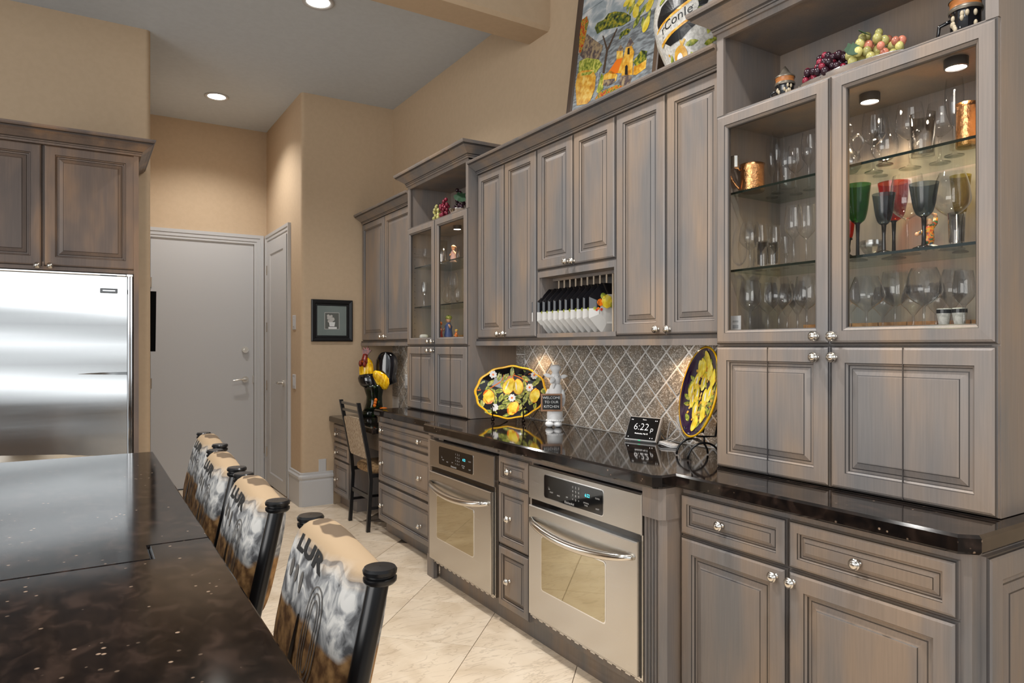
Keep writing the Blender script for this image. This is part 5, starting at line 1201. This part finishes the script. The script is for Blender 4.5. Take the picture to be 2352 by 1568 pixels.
# ================================================================== GLASSWARE
def profile(kind, h, r):
    if kind == 'wine': return [(.001, .004), (r * .75, .001), (r * .78, .003), (r * .3, .008), (.0045, .016), (.004, h * .42), (.008, h * .455), (r * .55, h * .50), (r * .9, h * .58), (r, h * .68), (r * .94, h * .84), (r * .80, h)]
    if kind == 'balloon': return [(.001, .004), (r * .7, .001), (r * .72, .003), (r * .3, .008), (.0045, .016), (.004, h * .40), (.008, h * .43), (r * .7, h * .52), (r, h * .62), (r * .97, h * .76), (r * .85, h * .9), (r * .68, h)]
    if kind == 'vee': return [(.001, .004), (r * .7, .001), (r * .72, .003), (r * .3, .008), (.0045, .016), (.004, h * .38), (.008, h * .41), (r * .55, h * .50), (r, h * .62), (r * .93, h * .8), (r * .66, h)]
    if kind == 'flute': return [(.001, .004), (r * .95, .001), (r, .003), (r * .3, .008), (.004, .02), (.004, h * .35), (.010, h * .42), (r * .8, h * .58), (r * .92, h * .8), (r * .78, h)]
    if kind == 'goblet': return [(.001, .004), (r * .78, .001), (r * .8, .004), (r * .2, .012), (.006, .02), (.005, h * .3), (.007, h * .48), (.012, h * .50), (r * .6, h * .55), (r * .8, h * .68), (r * .95, h * .88), (r * 1.05, h)]
    if kind == 'tumbler': return [(.001, .001), (r * .84, .001), (r * .86, .006), (r * .9, h * .4), (r, h), (r * .93, h), (r * .82, .012), (.001, .010)]
    if kind == 'pint': return [(.001, .001), (r * .7, .001), (r * .72, .01), (r * .72, h * .3), (r * .85, h * .62), (r, h * .72), (r * .98, h * .8), (r * .94, h)]
    if kind == 'snifter': return [(.001, .004), (r * .62, .001), (r * .64, .003), (r * .2, .008), (.007, .016), (.008, h * .12), (r * .6, h * .18), (r * .93, h * .35), (r, h * .55), (r * .9, h * .8), (r * .72, h)]
def glassware(kind, label, X, Y, Z, h, r, m=GLASS, stem=None, group='glasses in the display cabinets', name=None, cat='glass'):
    nm = name or {'wine': 'wine_glass', 'balloon': 'wine_glass', 'vee': 'wine_glass', 'flute': 'champagne_flute', 'goblet': 'goblet', 'tumbler': 'tumbler', 'pint': 'beer_glass', 'snifter': 'brandy_glass'}[kind]
    P = profile(kind, h, r); t = thing(nm, label, cat, (X, Y, Z), group)
    if kind in ('tumbler', 'pint'):
        g = G().lathe(P, (X, Y, Z + .001), 24); build('bowl', g, m, t, smooth=True); return t
    k = next(i for i, p in enumerate(P) if i > 5 and p[0] > .012) - 1
    BP = [(max(.001, v.x), v.y) for v in smooth([(a_, b_, 0) for a_, b_ in P[k:]], 4)]; g = G().lathe(BP, (X, Y, Z + .001), 28); build('bowl', g, m, t, smooth=True)
    g = G().lathe(P[3:k + 1], (X, Y, Z + .001), 10); build('stem', g, stem or m, t, smooth=True)
    g = G().lathe(P[:4], (X, Y, Z + .001), 24); build('foot', g, stem or m, t, smooth=True)
    return t
PLACED = []
for (u_, v_, Z_, r_) in ((1728, 452, 1.905, .045), (2222, 340, 1.905, .042), (1946, 398, 1.905, .046), (2003, 592, 1.626, .038), (2132, 573, 1.626, .03)):
    x_, y_ = onZ(u_, v_, Z_); PLACED.append((min(x_, 2.2), y_, r_, Z_))
for u_ in (2168, 2204): PLACED.append((2.13, max(onX(u_, 700, 2.13)[0], .86), .02, 1.385))
for u_, r_ in ((1030, .02), (1010, .02), (1048, .02)): PLACED.append((2.03, onX(u_, 600, 2.03)[0], r_, 1.385))
for u_ in (1041, 964): PLACED.append((2.065, onX(u_, 600, 2.065)[0], .02, 1.905))
def G1(kind, label, u, vb, vt, wpx, Z, m=GLASS, stem=None, X=None, **k):
    if X is None: X, Y = onZ(u, vb, Z)
    else: Y = onX(u, 600, X)[0]
    X2 = min(max(X, 2.03), 2.215)
    if X2 != X: X = X2; Y = onX(u, 600, X)[0]
    h = zat(X, Y, vt) - Z; r = wpx / 2 / pxm(X, Y)
    lo, hi = (.812, 1.715) if Y < 2.5 else (3.61, 4.51)
    rr_ = r * {'goblet': 1.06}.get(kind, 1.0); best = None
    for sc2 in (1.0, .9, .8):
        for dx in (0, .02, -.02, .04, -.04, .06, -.06, .08, -.08, .1, -.1, .12, .14, .16):
            x = X + dx
            if not (1.995 + rr_ * sc2 <= x <= 2.27 - rr_ * sc2): continue
            y = onX(u, 600, x)[0]; y = min(max(y, lo + .024 + rr_ * sc2), hi - .024 - rr_ * sc2)
            if all((x - a) ** 2 + (y - b) ** 2 > (rr_ * sc2 + c_ + .001) ** 2 for a, b, c_, z_ in PLACED if z_ == Z): best = (x, y, sc2); break
        if best: break
    if best: k0 = pxm(X, Y) / pxm(best[0], best[1]); X, Y = best[0], best[1]; r *= best[2]; h = zat(X, Y, vt) - Z
    else: print('CROWDED', label)
    PLACED.append((X, Y, r * 1.06 if kind == 'goblet' else r, Z))
    return glassware(kind, label, X, Y, Z, h, r, m, stem, **k)
T1, T2, T0 = 1.905, 1.626, 1.385
S1 = ' on the top shelf, right door'; S2 = ' on the middle shelf, right door'; S3 = ' on the bottom, right door'
G1('wine', 'wide clear wine glass behind the cut-glass decanter' + S1, 2007, 394, 258, 52, T1)
G1('wine', 'clear wine goblet with a squarish bowl' + S1, 2022, 412, 268, 42, T1)
G1('snifter', 'short-stemmed clear brandy glass' + S1, 2032, 392, 300, 55, T1)
G1('wine', 'tall clear wine glass right of the brandy glass' + S1, 2090, 389, 240, 60, T1)
G1('tumbler', 'clear thick-based beer tumbler' + S1, 2120, 362, 264, 55, T1)
G1('wine', 'clear wine glass right of the tumbler' + S1, 2159, 378, 238, 58, T1)
G1('flute', 'tallest clear flute with a twisted stem' + S1, 2192, 360, 181, 42, T1)
G1('goblet', 'green etched goblet' + S2, 1970, 591, 425, 56, T2, GGREEN, GSTEM)
G1('goblet', 'smoky blue goblet left of the red one' + S2, 2030, 586, 446, 46, T2, GBLUE, GSTEM)
G1('goblet', 'red etched goblet' + S2, 2053, 582, 420, 68, T2, GRED, GSTEM)
G1('wine', 'clear wine glass in front of the red goblet' + S2, 2084, 590, 404, 72, T2)
G1('goblet', 'smoky grey etched goblet' + S2, 2122, 572, 422, 58, T2, GBLUE, GSTEM)
G1('balloon', 'large clear wine glass above the small tumbler' + S2, 2186, 575, 398, 76, T2)
G1('tumbler', 'small clear straight tumbler' + S2, 2197, 566, 490, 36, T2)
G1('goblet', 'olive yellow goblet' + S2, 2206, 566, 404, 42, T2, GYEL, GSTEM, X=2.17)
G1('goblet', 'dark ruby goblet half hidden by the door stile' + S2, 1949, 589, 510, 26, T2, GRED, GSTEM)
for u, vt, w, x, k, lab in ((1990, 636, 76, 2.03, 'vee', 'clear wide-bowled wine glass, leftmost'), (2056, 624, 66, 2.05, 'wine', 'clear straight-sided wine glass, second'), (2122, 616, 76, 2.03, 'balloon', 'clear etched wine glass with lettering, third'), (2188, 619, 62, 2.04, 'vee', 'clear wine glass, fourth'), (2214, 622, 46, 2.10, 'wine', 'clear wine glass, rightmost'), (1954, 640, 40, 2.14, 'balloon', 'clear back-row wine glass by the centre stile'), (2028, 660, 50, 2.18, 'vee', 'clear back-row wine glass left of middle'), (2098, 655, 48, 2.18, 'vee', 'clear back-row wine glass right of middle'), (2150, 650, 48, 2.19, 'balloon', 'clear back-row wine glass toward the right')):
    G1(k, lab + S3, u, 757, vt, w, T0, X=x)
L1 = ' on the top shelf, left door'; L2 = ' on the middle shelf, left door'; L3 = ' on the bottom, left door'
G1('flute', 'slim clear flute behind the copper mug' + L1, 1757, 456, 320, 28, T1); G1('flute', 'slim clear flute, the taller one' + L1, 1787, 445, 303, 31, T1)
G1('pint', 'clear bulged beer glass' + L1, 1809, 441, 355, 46, T1); G1('wine', 'clear gold-rimmed wine glass' + L1, 1828, 452, 336, 38, T1); G1('wine', 'clear cut wine glass cut by the stile' + L1, 1858, 441, 305, 34, T1)
G1('balloon', 'round clear wine glass, leftmost' + L2, 1708, 614, 511, 48, T2); G1('wine', 'clear wine glass behind the two tumblers' + L2, 1748, 612, 516, 32, T2, X=2.10); G1('wine', 'clear wine glass right of the two tumblers' + L2, 1780, 606, 520, 28, T2, X=2.14)
G1('tumbler', 'clear printed tumbler' + L2, 1751, 612, 555, 26, T2); G1('tumbler', 'clear plain tumbler' + L2, 1775, 608, 557, 26, T2)
G1('wine', 'tall clear etched wine glass' + L2, 1823, 606, 474, 40, T2); G1('wine', 'tall clear banded wine glass nearest the stile' + L2, 1852, 598, 470, 46, T2); G1('goblet', 'small dark-stemmed goblet' + L2, 1805, 608, 545, 18, T2, X=2.13)
for u, vt, w, x, k, lab in ((1722, 645, 48, 2.03, 'wine', 'clear wine glass, leftmost'), (1764, 650, 44, 2.09, 'wine', 'clear wine glass, second'), (1789, 637, 60, 2.03, 'vee', 'clear etched-disc wine glass, third'), (1808, 652, 40, 2.17, 'vee', 'clear back-row wine glass'), (1832, 645, 44, 2.12, 'vee', 'clear wine glass before the last'), (1853, 635, 54, 2.03, 'wine', 'clear wine glass nearest the stile')):
    G1(k, lab + L3, u, 757, vt, w, T0, X=x)
def mug(label, u, vb, vt, w, handle=True):
    X, Y = onZ(u, vb, T1)
    if handle: X = 2.045; Y = onX(u, 600, X)[0]
    h = zat(X, Y, vt) - T1; r_ = w / 2 / pxm(X, Y); Y = max(Y, .812 + .025 + r_); t = thing('copper_mug', label, 'mug', (X, Y, T1))
    g = G().lathe([(.001, .001), (r_ * .95, .001), (r_, .006), (r_ * .97, h * .9), (r_ * 1.03, h), (r_ * .95, h), (r_ * .92, .01)], (X, Y, T1), 28); build('mug_body', g, COPPER, t, smooth=True)
    if handle:
        dd = Vector((-.76, .65, 0)); c0 = Vector((X, Y, T1)); g = G().tube(smooth([c0 + dd * r_ + Vector((0, 0, h * .8)), c0 + dd * r_ * 1.5 + Vector((0, 0, h * .97)), c0 + dd * r_ * 1.95 + Vector((0, 0, h * .8)), c0 + dd * r_ * 1.6 + Vector((0, 0, h * .42)), c0 + dd * r_ * 1.05 + Vector((0, 0, h * .12))]), .0042, 8); build('handle', g, COPPER, t, smooth=True)
mug('hammered copper mug with handle, top shelf behind the left door', 1728, 452, 378, 54); mug('tall copper mug, top shelf at the right edge', 2222, 340, 238, 46, False)
# decanter
X, Y = onZ(1946, 398, T1); t = thing('glass_decanter', 'cut-glass handled decanter with stopper on the top shelf, right door', 'decanter', (X, Y, T1)); hh = zat(X, Y, 282) - T1
g = G().lathe([(r_, h * hh) for r_, h in ((.001, .004), (.028, .005), (.040, .10), (.043, .2), (.036, .34), (.02, .44), (.015, .52), (.015, .66), (.02, .70))], (X, Y, T1), 24); build('decanter_body', g, CRYST, t, smooth=True)
g = G().lathe([(r_, h * hh) for r_, h in ((.012, .70), (.014, .74), (.018, .82), (.017, .92), (.008, .99), (.001, 1.0))], (X, Y, T1), 14); build('stopper', g, CRYST, t)
c0 = Vector((X, Y, T1)); dd = Vector((CS, -SN, 0)); g = G().tube(smooth([c0 + dd * .018 + Vector((0, 0, hh * .66)), c0 + dd * .035 + Vector((0, 0, hh * .76)), c0 + dd * .052 + Vector((0, 0, hh * .62)), c0 + dd * .034 + Vector((0, 0, hh * .38))]), .005, 8); build('handle', g, CRYST, t, smooth=True)
# crystal bowl
X, Y = onZ(2003, 592, T2); t = thing('crystal_bowl', 'small cut crystal bowl in front of the blue goblet, middle shelf', 'bowl', (X, Y, T2))
g = G().lathe([(.001, .003), (.012, .001), (.013, .004), (.026, .02), (.036, .038), (.035, .052), (.033, .053), (.033, .04), (.02, .018), (.001, .01)], (X, Y, T2), 12); build('bowl', g, CRYST, t)
# jester figurine
X, Y = onZ(2132, 573, T2); X = min(X, 2.06); t = thing('jester_figurine', 'small multicoloured dancing jester figurine on the middle shelf', 'figurine', (X, Y, T2)); hh = zat(X, Y, 487) - T2; c0 = Vector((X, Y, T2)); dd = Vector((CS, -SN, 0))
q = lambda a, b, o=0: tuple(c0 + dd * a * hh + Vector((0, 0, b * hh)) + dN * o * hh)
g = G()
for k in range(9): g.tube([q(0, .12), q(.22 * math.cos(k * .7), .05, .22 * math.sin(k * .7)), q(.28 * math.cos(k * .7 + .2), .01, .28 * math.sin(k * .7 + .2))], [.006, .004, .003], 6)
build('base', g, JARM, t, smooth=True)
COLS = noise_mat('harlequin_paint', [s2l(30, 60, 90), s2l(200, 150, 30), s2l(190, 60, 30), s2l(40, 90, 50)], [.38, .47, .54, .62], (1, 1, 1), 70, 2, rough=.3)
g = G().tube([q(0, .1), q(.0, .25), q(.03, .42), q(.0, .58), q(.05, .66)], [.012, .016, .012, .014, .008], 10); g.tube([q(-.02, .58), q(-.16, .47), q(-.28, .42)], [.008, .006, .005], 8); g.tube([q(.08, .6), q(.17, .7), q(.2, .85)], [.009, .008, .006], 8); build('torso', g, COLS, t, smooth=True)
g = G(); g.ell(q(.02, .72), .010, .010, .012, 10, 7); g.ell(q(-.3, .41), .006, .006, .006, 8, 5); g.tube([q(.2, .85), q(.19, .93), q(.1, .96)], [.005, .005, .003], 6); build('head', g, SKIN, t, smooth=True)
# candle holders in the bottom
for u, lab in ((2168, 'left'), (2204, 'right')):
    X = 2.13; Y = onX(u, 700, X)[0]; t = thing('bottle_stopper', 'small white carved bottle stopper, ' + lab + ' of the pair among the bottom glasses', 'stopper', (X, max(Y, .86), T0)); g = G().lathe([(.001, .001), (.008, .001), (.014, .03), (.018, .055), (.019, .06), (.019, .075), (.001, .076)], (X, max(Y, .86), T0), 16); build('stopper_body', g, JARM, t, smooth=True)
    g = G().lathe([(.0195, .061), (.0198, .066), (.0195, .072)], (X, max(Y, .86), T0), 16); build('carved_band', g, BLACK, t)
X = 1.995; Y = onX(1686, 735, X)[0]; t = thing('paper_card', 'white printed card standing at the bottom left behind the left glass door', 'card', (X, Y, T0)); g = G().box(X, X + .0015, Y - .03, Y + .016, T0 + .001, T0 + .075); g.box(X - .0006, X, Y - .02, Y + .006, T0 + .052, T0 + .058, 1); g.box(X - .0006, X, Y - .02, Y + .006, T0 + .03, T0 + .042, 1); build('card_sheet', g, [WHITE, GREYP], t)
# ---- narrow tower contents
U1 = ', top shelf of the narrow cabinet'; U2 = ', middle shelf of the narrow cabinet'; U3 = ', bottom of the narrow cabinet'
t = G1('tumbler', 'large cut crystal vase' + U1, 1016, 601, 554, 24, T1, CRYST, name='crystal_vase', cat='vase', X=2.08); G1('tumbler', 'small clear tumbler' + U1, 1052, 598, 566, 9, T1, X=2.08)
G1('wine', 'small clear stemmed glass' + U1, 976, 596, 571, 10, T1, X=2.05)
def figure(name, label, u, vb, vt, X, Z, body, head, extra=None):
    Y = onX(u, 600, X)[0]; hh = zat(X, Y, vt) - Z; t = thing(name, label, 'figurine', (X, Y, Z)); c0 = Vector((X, Y, Z))
    S = lambda pr: [(a * hh, b * hh) for a, b in pr]
    g = G().lathe(S([(.001, .005), (.22, .005), (.2, .06), (.12, .1), (.17, .2), (.13, .42), (.15, .55), (.08, .66), (.05, .7)]), (X, Y, Z), 14); build('body', g, body, t, smooth=True)
    g = G().ell((X, Y, Z + hh * .8), .1 * hh, .1 * hh, .12 * hh, 12, 8); g.tube([c0 + Vector((0, .13 * hh, .58 * hh)), c0 + Vector((-.06 * hh, .24 * hh, .45 * hh)), c0 + Vector((-.12 * hh, .2 * hh, .4 * hh))], [.04 * hh, .035 * hh, .03 * hh], 7); g.tube([c0 + Vector((0, -.13 * hh, .58 * hh)), c0 + Vector((-.06 * hh, -.24 * hh, .5 * hh)), c0 + Vector((-.1 * hh, -.22 * hh, .62 * hh))], [.04 * hh, .035 * hh, .03 * hh], 7); build('head', g, SKIN, t, smooth=True)
    g = G().ell((X + .01 * hh, Y, Z + hh * .88), .13 * hh, .14 * hh, .1 * hh, 12, 6); build('hat', g, head, t, smooth=True); return t
figure('ballerina_figurine', 'pink and white ballerina figurine' + U1, 1041, 598, 562, 2.07, T1, mat('pink_porcelain', s2l(232, 190, 184), .3), SKIN)
figure('porcelain_figurine', 'white porcelain figurine, left' + U1, 964, 600, 575, 2.06, T1, CERW, CERW)
figure('child_figurine', 'child figurine in a blue dress and green hat' + U3, 1030, 775, 722, 2.03, T0, BLUEP, LEAFP)
figure('child_figurine', 'small orange and red figurine, left of the blue one' + U3, 1010, 775, 737, 2.03, T0, REDP, ORANGE)
figure('child_figurine', 'small orange figurine, right of the blue one' + U3, 1048, 775, 755, 2.03, T0, ORANGE, OCHRE)
G1('wine', 'gold-rimmed clear goblet' + U2, 1007, 697, 646, 13, T2, X=2.06); G1('balloon', 'wide gold-rimmed clear goblet at the back' + U2, 1040, 692, 626, 25, T2, X=2.16); G1('snifter', 'round clear glass' + U2, 1027, 697, 660, 23, T2, X=2.06); G1('snifter', 'clear mug-shaped glass at the right' + U2, 1051, 694, 661, 14, T2, X=2.05)
G1('wine', 'frosted stemmed glass behind the left door' + U2, 971, 700, 648, 13, T2, CRYST, X=2.05); G1('pint', 'clear fluted glass behind the left door' + U2, 978, 700, 655, 10, T2, X=2.12)
X = 2.06; Y = onX(967, 770, X)[0]; t = thing('butter_dish', 'white lidded dish at the bottom left of the narrow cabinet', 'dish', (X, Y, T0)); g = G().rbox(X - .04, X + .04, Y - .075, Y + .055, T0 + .001, T0 + .01, .003); build('dish_base', g, CERW, t); g = G(); rs = [[(X + .036 * s_ * math.copysign(abs(math.cos(a)) ** .5, math.cos(a)), Y - .01 + .058 * s_ * math.copysign(abs(math.sin(a)) ** .5, math.sin(a)), T0 + z) for a in [2 * PI * j / 20 for j in range(20)]] for s_, z in ((1, .010), (1, .035), (.93, .045), (.7, .05))]; g.rings(rs); build('dish_lid', g, CERW, t, smooth=True)
